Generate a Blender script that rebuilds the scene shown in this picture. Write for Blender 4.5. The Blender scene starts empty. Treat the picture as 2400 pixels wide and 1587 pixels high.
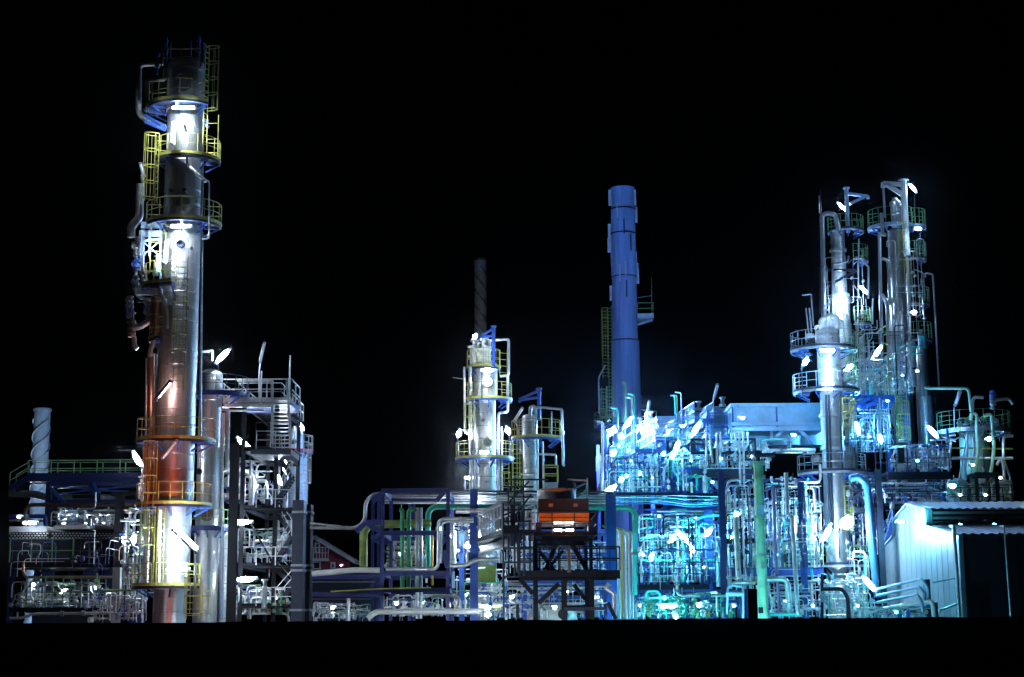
import bpy, math, random
from mathutils import Vector
R=math.radians
SC=bpy.context.scene
COL=SC.collection
# ---------------------------------------------------------------- camera model
F=3700.0; HZ=1450.0; W0,H0=2400.0,1587.0
TH=math.atan((HZ-H0/2)/F); RHO=0.006; CAMZ=3.0
_c,_s=math.cos(TH),math.sin(TH)
FW=Vector((0,_c,_s)); _R=Vector((1,0,0)); _U=Vector((0,-_s,_c))
RT=_R*math.cos(RHO)-_U*math.sin(RHO); UP=_U*math.cos(RHO)+_R*math.sin(RHO)
def ray(px,py):
    return FW+RT*((px-W0/2)/F)+UP*((H0/2-py)/F)
def P(px,py,Y):
    d=ray(px,py); t=Y/d.y
    return Vector((d.x*t,Y,CAMZ+d.z*t))
def mpp(py,Y):
    return Y/ray(1200,py).y/F
cd=bpy.data.cameras.new('camera'); cam=bpy.data.objects.new('camera',cd); COL.objects.link(cam)
from mathutils import Matrix
m=Matrix((RT,UP,-FW)).transposed().to_4x4(); m.translation=Vector((0,0,CAMZ)); cam.matrix_world=m
cd.sensor_width=36; cd.lens=36*F/W0; cd.clip_end=3000; cd.clip_start=.5
SC.camera=cam
# crops of the photograph used while measuring
def crop(x0,y0,s): return lambda x,y,*r: (x0+x*s,y0+y*s)+tuple(r)
A=crop(250,0,.3189); B=crop(250,450,.3189); C=crop(250,850,.2232); D=crop(0,950,.1913); E=crop(0,1200,.1913)
FF=crop(300,1100,.2423); G=crop(700,1100,.2423); H=crop(1030,580,.37); I=crop(1040,1100,.2423)
J=crop(1380,420,.3698); K=crop(1380,900,.2168); L=crop(1400,1150,.2041); MM=crop(1700,880,.2168)
N=crop(1700,1150,.2041); O=crop(1840,420,.1913); Q=crop(1840,680,.1913); RR=crop(2000,880,.2041)
S=crop(2000,1150,.2104); Z=crop(0,0,1.0122)
# ---------------------------------------------------------------- materials
MATS={}
def nodes(name):
    m=bpy.data.materials.new(name); m.use_nodes=True; nt=m.node_tree
    return m,nt,nt.nodes['Principled BSDF']
def paint(key,col,rough=.45,metal=0.0,var=.25,scale=1.5,bump=.0,coat=0,streak=False):
    if key in MATS: return MATS[key]
    m,nt,b=nodes(key); N_=nt.nodes; Lk=nt.links
    tc=N_.new('ShaderNodeTexCoord'); mp=N_.new('ShaderNodeMapping'); Lk.new(tc.outputs['Object'],mp.inputs[0])
    mp.inputs['Scale'].default_value=(scale,scale,scale*(.12 if streak else 1))
    nz=N_.new('ShaderNodeTexNoise'); nz.inputs['Scale'].default_value=1.6; nz.inputs['Detail'].default_value=6; nz.inputs['Roughness'].default_value=.65
    Lk.new(mp.outputs[0],nz.inputs['Vector'])
    cr=N_.new('ShaderNodeValToRGB'); e=cr.color_ramp.elements
    e[0].position=.3; e[1].position=.72
    d=1-var
    e[0].color=(col[0]*d,col[1]*d,col[2]*d,1); e[1].color=(min(1,col[0]*(1+var*.4)),min(1,col[1]*(1+var*.4)),min(1,col[2]*(1+var*.4)),1)
    Lk.new(nz.outputs[0],cr.inputs[0]); Lk.new(cr.outputs[0],b.inputs['Base Color'])
    rr=N_.new('ShaderNodeMapRange'); rr.inputs['To Min'].default_value=max(.05,rough-.12); rr.inputs['To Max'].default_value=min(1,rough+.15)
    Lk.new(nz.outputs[0],rr.inputs[0]); Lk.new(rr.outputs[0],b.inputs['Roughness'])
    b.inputs['Metallic'].default_value=metal
    if bump:
        n2=N_.new('ShaderNodeTexNoise'); n2.inputs['Scale'].default_value=5; n2.inputs['Detail'].default_value=3; Lk.new(tc.outputs['Object'],n2.inputs['Vector'])
        bp=N_.new('ShaderNodeBump'); bp.inputs['Strength'].default_value=bump; bp.inputs['Distance'].default_value=.05
        Lk.new(n2.outputs[0],bp.inputs['Height']); Lk.new(bp.outputs[0],b.inputs['Normal'])
    MATS[key]=m; return m
paint('aluminium_cladding',(.72,.73,.75),.36,.6,.3,1.2,.10,streak=True)
paint('dull_cladding',(.54,.55,.57),.36,.75,.45,1.5,.15,streak=True)
paint('bright_pipe_cladding',(.80,.81,.82),.3,.68,.3,1.5,.08)
paint('grey_steel',(.30,.32,.35),.45,.4,.3,2)
paint('navy_steel',(.022,.036,.17),.42,.1,.3,1.5)
paint('dark_steel',(.024,.032,.06),.45,.3,.4,1.5)
paint('black_steel',(.010,.010,.014),.6,.0,.3,2)
paint('blue_steel',(.035,.10,.42),.4,.1,.25,1.5)
paint('pale_blue_steel',(.45,.62,.85),.45,.1,.25,1)
paint('yellow_paint',(.42,.40,.09),.42,.05,.3,2)
paint('green_rail_paint',(.20,.42,.18),.42,.05,.3,2)
paint('galvanised_steel',(.55,.57,.60),.38,.7,.3,3)
paint('white_paint',(.66,.68,.68),.4,0,.15,1)
paint('pale_concrete',(.55,.56,.60),.8,0,.2,.6)
paint('teal_pipe_paint',(.02,.42,.28),.3,.1,.3,1)
paint('cyan_pipe_paint',(.05,.60,.55),.3,.1,.2,1)
paint('olive_pipe_paint',(.22,.30,.06),.5,.1,.6,1.2)
paint('green_pipe_paint',(.03,.32,.12),.4,.1,.4,1)
paint('mint_paint',(.35,.62,.42),.35,.05,.2,1)
paint('orange_pipe_paint',(.75,.35,.02),.4,.05,.2,2)
paint('purple_pipe_paint',(.28,.18,.42),.4,.1,.2,2)
paint('red_paint',(.6,.03,.03),.4,0,.2,2)
paint('rust_brown',(.22,.10,.06),.5,.35,.5,1.5)
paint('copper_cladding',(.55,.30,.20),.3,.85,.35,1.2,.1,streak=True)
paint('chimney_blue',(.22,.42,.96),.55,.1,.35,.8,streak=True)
paint('rope_brown_stack',(.26,.22,.19),.7,0,.4,1)
paint('ground_asphalt',(.02,.02,.022),.95,0,.4,.3)
paint('dark_earth',(.003,.003,.003),1,0,.3,.3)
paint('roof_sheet',(.30,.36,.46),.4,.5,.2,1)
paint('sheet_metal_wall',(.33,.42,.46),.34,.45,.15,.8,.05)
paint('duct_blue',(.10,.34,.60),.3,.4,.2,1)
paint('house_red',(.28,.02,.05),.8,0,.2,1)
paint('dark_glass',(.01,.015,.04),.15,0,.1,1)
def emis(key,col,st):
    m=bpy.data.materials.new(key); m.use_nodes=True; nt=m.node_tree; nt.nodes.clear()
    o=nt.nodes.new('ShaderNodeOutputMaterial'); e=nt.nodes.new('ShaderNodeEmission')
    e.inputs[0].default_value=(*col,1); e.inputs[1].default_value=st; nt.links.new(e.outputs[0],o.inputs[0]); MATS[key]=m
LP=3.3
LAMPCOL={'w':(.72,.86,1.0),'c':(.12,.54,1.0),'b':(.16,.32,1.0),'k':(.30,.48,1.0),'v':(.42,.68,1.0),'p':(1.0,.55,.5),'s':(1.0,.13,.02),'t':(.08,.74,.95),'y':(.75,.95,.75)}
LAMPBASE={'w':62,'c':44,'v':30,'b':45,'k':62,'p':22,'s':60,'t':36,'y':22}
def lampmat(k,mul):
    mul=round(mul,2); key='lamp_glow_%s_%g'%({'w':'white','c':'ice','b':'blue','v':'cool_white','k':'clear_blue','p':'pink','s':'sodium','t':'cyan','y':'pale'}[k],mul)
    if key not in MATS: emis(key,LAMPCOL[k],LAMPBASE[k]*mul*LP)
    return key
# ---------------------------------------------------------------- mesh builder
class MB:
    def __init__(s): s.v=[]; s.f=[]; s.sm=[]
    def add(s,vs,fs,sm=False):
        o=len(s.v); s.v+= [tuple(x) for x in vs]
        for f in fs: s.f.append([i+o for i in f]); s.sm.append(sm)
        return s
    def box(s,x0,x1,y0,y1,z0,z1):
        return s.add([(x0,y0,z0),(x1,y0,z0),(x1,y1,z0),(x0,y1,z0),(x0,y0,z1),(x1,y0,z1),(x1,y1,z1),(x0,y1,z1)],
          [(0,3,2,1),(4,5,6,7),(0,1,5,4),(1,2,6,5),(2,3,7,6),(3,0,4,7)])
    def bar(s,p,q,w,h=None,up=None):
        p=Vector(p);q=Vector(q);h=h or w; d=q-p
        if d.length<1e-5: return s
        d.normalize(); up=Vector(up) if up else (Vector((0,0,1)) if abs(d.z)<.95 else Vector((0,1,0)))
        a=d.cross(up).normalized(); b=a.cross(d).normalized()
        a*=w/2; b*=h/2
        return s.add([p-a-b,p+a-b,p+a+b,p-a+b,q-a-b,q+a-b,q+a+b,q-a+b],[(0,3,2,1),(4,5,6,7),(0,1,5,4),(1,2,6,5),(2,3,7,6),(3,0,4,7)])
    def ibeam(s,p,q,w,h):
        p=Vector(p);q=Vector(q); d=(q-p)
        if d.length<1e-5: return s
        d.normalize(); up=Vector((0,0,1)) if abs(d.z)<.9 else Vector((0,1,0))
        a=d.cross(up).normalized(); b=a.cross(d).normalized(); t=.09*h
        s.bar(p+b*(h/2-t/2),q+b*(h/2-t/2),w,t,up); s.bar(p-b*(h/2-t/2),q-b*(h/2-t/2),w,t,up)
        return s.bar(p,q,t,h-2*t,up)
    def tube(s,pts,r,n=8,caps=True):
        pts=[Vector(p) for p in pts]
        q=[pts[0]]
        for p in pts[1:]:
            if (p-q[-1]).length>1e-4: q.append(p)
        pts=q
        if len(pts)<2: return s
        rings=[];pa=None
        for i,p in enumerate(pts):
            if i==0: t=pts[1]-p
            elif i==len(pts)-1: t=p-pts[i-1]
            else: t=(pts[i+1]-p).normalized()+(p-pts[i-1]).normalized()
            if t.length<1e-6: t=pts[i]-pts[i-1]
            t.normalize()
            if pa is None:
                pa=t.cross(Vector((0,1,.02)))
                if pa.length<.1: pa=t.cross(Vector((1,0,0)))
            pa=pa-t*pa.dot(t)
            if pa.length<1e-5: pa=t.orthogonal()
            pa.normalize(); b=t.cross(pa)
            rr=r[i] if isinstance(r,(list,tuple)) else r
            rings.append([p+(pa*math.cos(2*math.pi*k/n)+b*math.sin(2*math.pi*k/n))*rr for k in range(n)])
        vs=[x for g in rings for x in g]; fs=[]
        for i in range(len(rings)-1):
            for k in range(n): fs.append((i*n+k,i*n+(k+1)%n,(i+1)*n+(k+1)%n,(i+1)*n+k))
        s.add(vs,fs,True)
        if caps:
            s.add(rings[0],[tuple(range(n))[::-1]]); s.add(rings[-1],[tuple(range(n))])
        return s
    def lathe(s,c,prof,n=24,a0=0,a1=360,ax=None,sm=True):
        c=Vector(c); full=abs(a1-a0)>=359.9; k=n if full else n+1
        if ax is None: ex,ey,ez=Vector((1,0,0)),Vector((0,1,0)),Vector((0,0,1))
        else:
            ez=Vector(ax).normalized(); ex=ez.orthogonal().normalized(); ey=ez.cross(ex)
        for (r0,z0),(r1,z1) in zip(prof[:-1],prof[1:]):
            vs=[];fs=[]
            for (r,z) in ((r0,z0),(r1,z1)):
                for i in range(k):
                    a=R(a0+(a1-a0)*i/n); vs.append(c+ex*(r*math.cos(a))+ey*(r*math.sin(a))+ez*z)
            for i in range(n if full else n):
                j=(i+1)%k
                fs.append((i,j,k+j,k+i))
            s.add(vs,fs,sm)
        return s
    def ball(s,c,r,n=10,sq=(1,1,1)):
        c=Vector(c); m=n//2; vs=[];fs=[]
        for i in range(m+1):
            t=math.pi*i/m
            for k in range(n):
                a=2*math.pi*k/n; vs.append(c+Vector((sq[0]*r*math.sin(t)*math.cos(a),sq[1]*r*math.sin(t)*math.sin(a),sq[2]*r*math.cos(t))))
        for i in range(m):
            for k in range(n): fs.append((i*n+k,(i+1)*n+k,(i+1)*n+(k+1)%n,i*n+(k+1)%n))
        return s.add(vs,fs,True)
    def wheel(s,c,r,ax,t=.02):
        c=Vector(c); ez=Vector(ax).normalized(); ex=ez.orthogonal().normalized(); ey=ez.cross(ex)
        s.tube([c+(ex*math.cos(2*math.pi*i/10)+ey*math.sin(2*math.pi*i/10))*r for i in range(11)],t,4,False)
        for i in range(3):
            a=math.pi*i/3; d=(ex*math.cos(a)+ey*math.sin(a))*r; s.bar(c-d,c+d,t*1.2)
        return s
def fillet(pts,rad,n=5):
    pts=[Vector(p) for p in pts]; out=[pts[0]]
    for i in range(1,len(pts)-1):
        a,b,c=pts[i-1],pts[i],pts[i+1]; d1=(a-b);d2=(c-b)
        l=min(rad,d1.length*.48,d2.length*.48)
        if l<1e-4 or d1.length<1e-4 or d2.length<1e-4: out.append(b); continue
        p=b+d1.normalized()*l;q=b+d2.normalized()*l
        for k in range(n+1):
            t=k/n; out.append(p*(1-t)**2+b*2*t*(1-t)+q*t*t)
    out.append(pts[-1]); return out
ORG={}
def meshobj(name,mb,mat,parent=None,org=Vector((0,0,0))):
    me=bpy.data.meshes.new(name)
    me.from_pydata([(x[0]-org.x,x[1]-org.y,x[2]-org.z) for x in mb.v],[],mb.f)
    me.polygons.foreach_set('use_smooth',mb.sm)
    if mat: me.materials.append(MATS[mat])
    o=bpy.data.objects.new(name,me); COL.objects.link(o)
    if parent: o.parent=parent; ORG[o.name]=org
    return o
def thing(name,label,cat,loc,group=None):
    o=bpy.data.objects.new(name,None); o.empty_display_size=.3; COL.objects.link(o); o.location=loc
    o['label']=label;o['category']=cat
    if group:o['group']=group
    ORG[o.name]=Vector(loc); return o
def part(par,name,mb,mat,label=None):
    if not mb.v: return None
    org=ORG[par.name]; o=meshobj(name,mb,mat,par,org); ORG[o.name]=org
    if label:o['label']=label
    return o
def solo(name,label,cat,mb,mat,group=None,kind=None,loc=None):
    if loc is None:
        n=len(mb.v); zs=min(v[2] for v in mb.v); loc=Vector((sum(v[0] for v in mb.v)/n,sum(v[1] for v in mb.v)/n,zs))
    o=meshobj(name,mb,mat,None,loc); o.location=loc; ORG[o.name]=Vector(loc)
    if label:o['label']=label
    if cat:o['category']=cat
    if group:o['group']=group
    if kind:o['kind']=kind
    return o
def structure(name,mb,mat):
    o=meshobj(name,mb,mat); o['kind']='structure'; return o
# ---------------------------------------------------------------- reusable assemblies
def rail(mb,pts,h=1.1,sp=1.3,t=.05,mid=1,post=True):
    """handrail along deck points"""
    pts=[Vector(p) for p in pts]
    for k in range(1,mid+2):
        z=h*k/(mid+1)
        for a,b in zip(pts[:-1],pts[1:]): mb.bar(a+Vector((0,0,z)),b+Vector((0,0,z)),t)
    if post:
        for a,b in zip(pts[:-1],pts[1:]):
            n=max(1,round((b-a).length/sp))
            for i in range(n+1):
                p=a.lerp(b,i/n); mb.bar(p,p+Vector((0,0,h)),t*1.15)
class Column:
    def __init__(s,name,label,ref,Y,segs,mat,seam=26,dome=True,cat='column',zb=0,skirt=None,n=28,shellname='shell'):
        p=P(ref[0],ref[1],Y); s.x,s.y=p.x,Y
        s.root=thing(name,label,cat,(s.x,Y,zb))
        mb=MB(); sm=MB(); first=True
        for (y0,y1,r,*mt) in segs:
            z1=P(ref[0],y0,Y).z; z0=P(ref[0],y1,Y).z; z0=max(z0,zb); rr=r*mpp((y0+y1)/2,Y)
            b=mb if not mt else MB()
            prof=[(rr,z0-.0),(rr,z1)]
            if first and dome: prof+= [(rr*math.cos(R(a)),z1+rr*.55*math.sin(R(a))) for a in (18,36,54,72,89.9)]
            elif first: prof+= [(rr*.9,z1),(rr*.9,z1-.6)]
            else: prof+=[(rr*.6,z1+.001)]
            b.lathe((s.x,Y,0),prof,n)
            if seam:
                zz=z1-.3
                step=seam*mpp(y0,Y)
                while zz>z0+.2:
                    sm.lathe((s.x,Y,zz),[(rr+.002,-.03),(rr+.014,-.01),(rr+.014,.01),(rr+.002,.03)],n); zz-=step
            if mt: part(s.root,shellname,b,mt[0])
            first=False
        part(s.root,shellname,mb,mat)
        if sm.v: part(s.root,'seam_bands',sm,'dull_cladding')
    def ang(s,a,r): return Vector((s.x+r*math.cos(R(a)),s.y+r*math.sin(R(a)),0))
    def platform(s,py,rpx,a0,a1,rail_m='yellow_paint',kick='yellow_paint',deck='dark_steel',inner=.6,h=1.1,mid=1,dx=0,brk=True,brm='blue_steel',deckpart='platform',kh=.1):
        z=P(0,py,s.y).z if False else P(W0/2+ (s.x/s.y)*F,py,s.y).z
        r=rpx*mpp(py,s.y); c=Vector((s.x+dx*mpp(py,s.y),s.y,z)); ri=r*inner
        n=max(6,int((a1-a0)/9)); d=MB()
        d.lathe(c,[(ri,0),(r,0),(r,-.07),(ri,-.07),(ri,0)],n,a0,a1,sm=False)
        # under framing
        d.lathe(c,[(r-.02,-.07),(r-.02,-.2),(r-.08,-.2),(r-.08,-.07)],n,a0,a1,sm=False)
        pl=part(s.root,deckpart,d,deck)
        if brk:
            k=max(2,int((a1-a0)/40))
            for i in range(k+1):
                b=MB(); a=R(a0+(a1-a0)*i/k); o=Vector((math.cos(a),math.sin(a),0))
                b.bar(c+o*(r-.05)+Vector((0,0,-.14)),c+o*ri*.9+Vector((0,0,-.14)),.1,.12)
                b.bar(c+o*(r-.2)+Vector((0,0,-.2)),c+o*ri*.9+Vector((0,0,-.6)),.08)
                part(pl,'bracket',b,brm)
        kk=MB(); kk.lathe(c,[(r-.01,-.06),(r+.012,-.06),(r+.012,kh),(r-.01,kh),(r-.01,-.06)],n,a0,a1,sm=False)
        part(pl,'kickplate',kk,kick)
        rl=MB(); arc=[c+Vector(((r-.04)*math.cos(R(a0+(a1-a0)*i/n)),(r-.04)*math.sin(R(a0+(a1-a0)*i/n)),0)) for i in range(n+1)]
        for q in range(1,mid+2):
            rl.tube([p+Vector((0,0,h*q/(mid+1))) for p in arc],.018,5)
        for i in range(0,n+1,max(1,round(22/((a1-a0)/n)))): rl.bar(arc[i],arc[i]+Vector((0,0,h)),.036)
        rl.bar(arc[-1],arc[-1]+Vector((0,0,h)),.05)
        for e in (a0,a1):
            o=Vector((math.cos(R(e)),math.sin(R(e)),0))
            for q in range(1,mid+2): rl.bar(c+o*ri+Vector((0,0,h*q/(mid+1))),c+o*(r-.04)+Vector((0,0,h*q/(mid+1))),.045)
        part(pl,'railing',rl,rail_m)
        return c,r
    def manway(s,px,py,rpx,mat='dark_steel',ang=None):
        rr=rpx*mpp(py,s.y); z=P(px,py,s.y).z
        xx=P(px,py,s.y).x-s.x
        return rr,z,xx
def ladder(par,px,pt,pb,wpx,Y,mat='yellow_paint',cage=True,face=-90,hoop=None,top=1.0,rungs=.32,hs=.9,name='ladder'):
    a=P(px,pt,Y);b=P(px,pb,Y); b.x=a.x if False else (a.x+b.x)/2; a.x=b.x
    w=wpx*mpp(pt,Y); fd=Vector((math.cos(R(face)),math.sin(R(face)),0)); sd=Vector((-fd.y,fd.x,0))
    m=MB()
    for s_ in (-1,1): m.bar(Vector((a.x,Y,b.z))+sd*s_*w/2,Vector((a.x,Y,a.z))+sd*s_*w/2,.042)
    z=b.z+.2
    while z<a.z: m.bar(Vector((a.x,Y,z))-sd*w/2,Vector((a.x,Y,z))+sd*w/2,.03); z+=rungs
    l=part(par,name,m,mat)
    if cage:
        c=MB(); z=b.z+2.0 if (a.z-b.z)>4 else b.z+.3; rd=w*.62; zs=[]
        while z<=a.z+.05:
            pts=[Vector((a.x,Y,z))+sd*(w/2)]
            for k in range(9):
                t=math.pi*k/8; pts.append(Vector((a.x,Y,z))+sd*rd*math.cos(t)*1.0+fd*(.25+.5*math.sin(t)))
            pts.append(Vector((a.x,Y,z))-sd*(w/2)); zs.append(pts)
            for p,q in zip(pts[:-1],pts[1:]): c.bar(p,q,.02,.045)
            z+=hs
        if len(zs)>1:
            for k in (1,3,5,7,9): c.bar(zs[0][k],zs[-1][k],.025,.015)
        part(l,'safety_cage',c,mat)
    return l
# pipes are queued and emitted at the end
PIPES=[]
def pipe(pts,rpx,mat='bright_pipe_cladding',Y=90,label=None,bend=2.2,seg=10,zone=None,flange=0,valve=0,size=None,seams=False):
    w=[]
    for p in pts:
        if isinstance(p,Vector): w.append(p)
        else: w.append(P(p[0],p[1],p[2] if len(p)>2 else Y))
    # upright stretches stay plumb
    r=rpx*mpp(1100,w[0].y)
    PIPES.append(dict(w=w,r=r,mat=mat,label=label,bend=bend,seg=seg,zone=zone,fl=flange,va=valve,seams=seams,px=[ (p[0],p[1]) if not isinstance(p,Vector) else None for p in pts]))
def vpipe(px,p0,p1,rpx,mat='bright_pipe_cladding',Y=90,**k):
    "plumb pipe: x taken mid-height"
    a=P(px,(p0+p1)/2,Y); z0=P(px,p0,Y).z; z1=P(px,p1,Y).z
    pipe([Vector((a.x,Y,z0)),Vector((a.x,Y,z1))],rpx,mat,Y,**k)
LAMPN=[0]
def lamp(px,py,Y,ln,ang,k='w',mul=1.0,label='',r=.13,lit=True,back=False,pole=None,name='strip_lamp',dpt=0):
    """strip luminaire: ln px long, ang degrees in the picture plane (0 level, 90 upright)"""
    c=P(px,py,Y); l=ln*mpp(py,Y)/2; d=Vector((math.cos(R(ang)),0,math.sin(R(ang))))
    t=thing(name,label,'lamp',c-Vector((0,0,.2)),None)
    off=Vector((0,(.22 if not back else -.22),0)); up=Vector((0,0,.05))
    hb=MB(); hb.bar(c-d*(l+.1)+off+up,c+d*(l+.1)+off+up,.17 if not back else .1,.1 if not back else .26,up=(0,1,0))
    for e in (-1,1): hb.bar(c+d*e*(l+.06)+off,c+d*e*(l+.06)-off*.3,.12,.12)
    part(t,'housing',hb,'grey_steel' if not back else 'dark_steel')
    r0_=r; r=min(r,.15) if r<1 else .34
    if r0_>r: mul*=r0_/r*.8
    if lit and r>.12 and r<.2: l*=.82; mul*=1.1
    if name=='bulkhead_lamp' and r<=.1: l*=.55; r=.055; mul*=2.2
    tb=MB(); q_=[(-1,.3),(-.85,.62),(-.5,.9),(0,1),(.5,.9),(.85,.62),(1,.3)] if r>.12 else [(-1,.6),(-.95,1),(.95,1),(1,.6)]
    if back: c=c+Vector((0,.3,.16))
    tb.tube([c+d*l*a for a,_ in q_],[r*b for _,b in q_],10)
    part(t,'tube',tb,lampmat(k,mul) if lit else 'white_paint')
    if not pole and lit and r>.12:
        pm=MB(); e=c-d*(l+.1)*(1 if d.z>=0 else -1)+off; pm.tube(fillet([e,e+Vector((0,.5,-.15)),e+Vector((0,.55,-1.8))],.2),.04,6); part(t,'bracket_arm',pm,'dark_steel')
    if pole:
        pm=MB(); q=[c+off+d*(l*(-1 if pole[0]=='a' else 1))]; 
        for (x,y) in pole[1:]: q.append(P(x,y,Y+off.y))
        pm.tube(fillet(q,.4),.045,6); part(t,'pole',pm,'galvanised_steel')
    return t
def flood(px,py,Y,rpx,k='c',mul=1.0,label='',dirv=(0,-1,-.3),name='floodlight'):
    c=P(px,py,Y); r=rpx*mpp(py,Y); t=thing(name,label,'lamp',c-Vector((0,0,r)))
    dv=Vector(dirv).normalized()
    h=MB(); h.lathe(c-dv*r*.9,[(0.001,-r*.5),(r*.5,-r*.5),(r*1.05,r*.75),(r*1.12,r*.75)],14,ax=dv); h.bar(c-dv*r*1.2,c-dv*r*1.2+Vector((0,0,-r*1.5)),.08)
    part(t,'housing',h,'grey_steel')
    g=MB(); g.ball(c,r*.9,12,(1,1,1)); part(t,'globe',g,lampmat(k,mul))
    return t
def steel(name,label,cat,beams,mat,loc,w=.3,extra=None,group=None):
    t=thing(name,label,cat,loc,group); 
    return t

for k_ in ('dark_earth','ground_asphalt'): MATS[k_].node_tree.nodes['Principled BSDF'].inputs['Specular IOR Level'].default_value=0
MATS['black_steel'].node_tree.nodes['Principled BSDF'].inputs['Specular IOR Level'].default_value=.2
def zof(py,Y,px=1200): return P(px,py,Y).z
def xof(px,py,Y): return P(px,py,Y).x
def frame(name,label,pxs,levels,Y,depth,w,mat,pyref=1250,zb=0,brace=(),rails=None,floor=None,kick=None,cat='steel frame',rail_levels=None,ztop=None,group=None,hb=None):
    xs=[xof(p,pyref,Y) for p in pxs]; xm=(pxs[0]+pxs[-1])/2
    zs=[zof(p,Y,xm) for p in levels]; top=max(zs) if ztop is None else zof(ztop,Y,xm)
    t=thing(name,label,cat,((xs[0]+xs[-1])/2,Y+depth/2,zb),group)
    hb=hb or w
    for j,yy in enumerate((Y,Y+depth)):
        for x in xs:
            b=MB(); b.ibeam((x,yy,zb),(x,yy,top+.05),w,w); part(t,'post',b,mat)
    for z in zs:
        b=MB()
        for yy in (Y,Y+depth):
            b.ibeam((xs[0]-w*.45,yy-.004,z),(xs[-1]+w*.45,yy-.004,z),w*.7,hb)
        for x in xs: b.ibeam((x,Y+w/2,z-.006),(x,Y+depth-w/2,z-.006),w*.7,hb*.9)
        part(t,'beam',b,mat)
    if floor:
        for k in floor:
            z=zs[k]+hb/2+.03; b=MB(); b.box(xs[0]-.3,xs[-1]+.3,Y-.5,Y+depth,z-.03,z+.02)
            fl=part(t,'deck',b,'black_steel')
            rm=MB(); rail(rm,[(xs[0]-.3,Y+depth,z),(xs[0]-.3,Y-.5,z),(xs[-1]+.3,Y-.5,z),(xs[-1]+.3,Y+depth,z)]); part(fl,'railing',rm,rails or 'galvanised_steel')
            km=MB(); km.box(xs[0]-.32,xs[-1]+.32,Y-.52,Y-.5,z-.02,z+.14); part(fl,'kickplate',km,kick or mat)
    for (i,a,b_) in brace:
        b=MB(); b.bar((xs[i],Y-.01,zs[a]),(xs[i+1],Y-.01,zs[b_]),w*.45); part(t,'brace',b,mat)
    return t,xs,zs
# ---------------------------------------------------------------- ground, embankment
g=MB(); g.box(-900,900,-60,2500,-.3,0); structure('ground',g,'ground_asphalt')
b=MB()
zl=P(100,1461,24).z; zr=P(2300,1446,24).z; rnd=random.Random(5)
nx=160; v=[];f=[]
for i in range(nx+1):
    x=-30+60*i/nx; t=(x+7)/14; z=zl+(zr-zl)*t+rnd.uniform(-.006,.006)
    v+=[(x,12,0.0),(x,22,z-.35),(x,24,z),(x,25,z-.02),(x,27,.0)]
for i in range(nx):
    for k in range(4): f.append((i*5+k,(i+1)*5+k,(i+1)*5+k+1,i*5+k+1))
b.add(v,f); structure('embankment',b,'dark_earth')
# ---------------------------------------------------------------- TOWER 1 (tall banded column)
Y1=84
c1=Column('distillation_column','tall steel distillation column with eight ring platforms, the tallest tower in the scene',(422,640),Y1,
  [(158,262,43),(262,372,40),(372,545,42),(545,1190,46),(1190,1385,44),(1385,1470,38)],'dull_cladding',seam=34,cat='distillation column',dome=True)
T=c1.root
ALL=[(252,89,150,310,'dark_steel'),(384,76,195,375,'dark_steel'),(528,90,188,372,'dark_steel')]
c1.platform(256,88,165,318,rail_m='yellow_paint',kick='yellow_paint',deck='dark_steel')
c1.platform(378,76,188,372,rail_m='yellow_paint',kick='yellow_paint',dx=10)
c1.platform(528,88,188,368,dx=5)
c1.platform(676,92,165,268,dx=2)
c1.platform(796,64,110,232,dx=-4)
c1.platform(1034,92,205,372,dx=2)
c1.platform(1184,88,185,368,dx=2)
c1.platform(1372,86,180,338,dx=-4)
# upper gate frame, ladders
def yladder(px,pt,pb,w,Y,par=T,**k): return ladder(par,px,pt,pb,w,Y,**k)
yladder(483,105,340,16,Y1-.6,face=-20)
yladder(498,270,372,26,Y1-1.2,cage=False,hoop=None,rungs=.9)
yladder(368,316,478,20,Y1-1.0,face=-150)
yladder(423,604,916,26,Y1-2.35,face=-90)
yladder(370,520,640,34,Y1-1.2,rungs=.5,cage=False)
yladder(357,1005,1370,20,Y1-1.6,face=-120)
yladder(376,1190,1372,16,Y1-2.2,face=-60,cage=False)
yladder(453,1318,1452,30,Y1-2.4,face=-90)
yladder(485,1372,1452,20,Y1-1.0,face=-90)
# manways and nozzles
def disc(par,px,py,r,Y,mat='dark_steel',name='manway',bolts=False,th=.12):
    c=P(px,py,Y); rr=r*mpp(py,Y); b=MB(); b.lathe(c,[(0.001,0),(rr,0),(rr*1.0,-th),(rr*.9,-th),(rr*.9,-th*1.6)],18,ax=(0,1,0)); b.lathe(c,[(rr*1.12,.0),(rr*1.12,-.05),(rr*.8,-.05)],18,ax=(0,1,0))
    if bolts:
        for i in range(14):
            a=2*math.pi*i/14; q=c+Vector((rr*1.06*math.cos(a),-.08,rr*1.06*math.sin(a))); b.bar(q,q+Vector((0,-.14,0)),.06)
    return part(par,name,b,mat)
disc(T,430,193,20,Y1-1.05,'dark_steel'); disc(T,430,478,20,Y1-1.05,'dull_cladding'); disc(T,424,572,10,Y1-1.12,'dark_steel')
disc(T,450,583,4,Y1-1.05,'grey_steel'); disc(T,441,722,3.5,Y1-1.0,'dark_steel'); disc(T,435,298,4,Y1-1,'grey_steel'); disc(T,408,298,3,Y1-.95,'dark_steel'); disc(T,434,447,5,Y1-1.05,'dark_steel'); disc(T,403,447,4.5,Y1-.9,'dark_steel')
mb=MB(); x=c1.x; 
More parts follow.
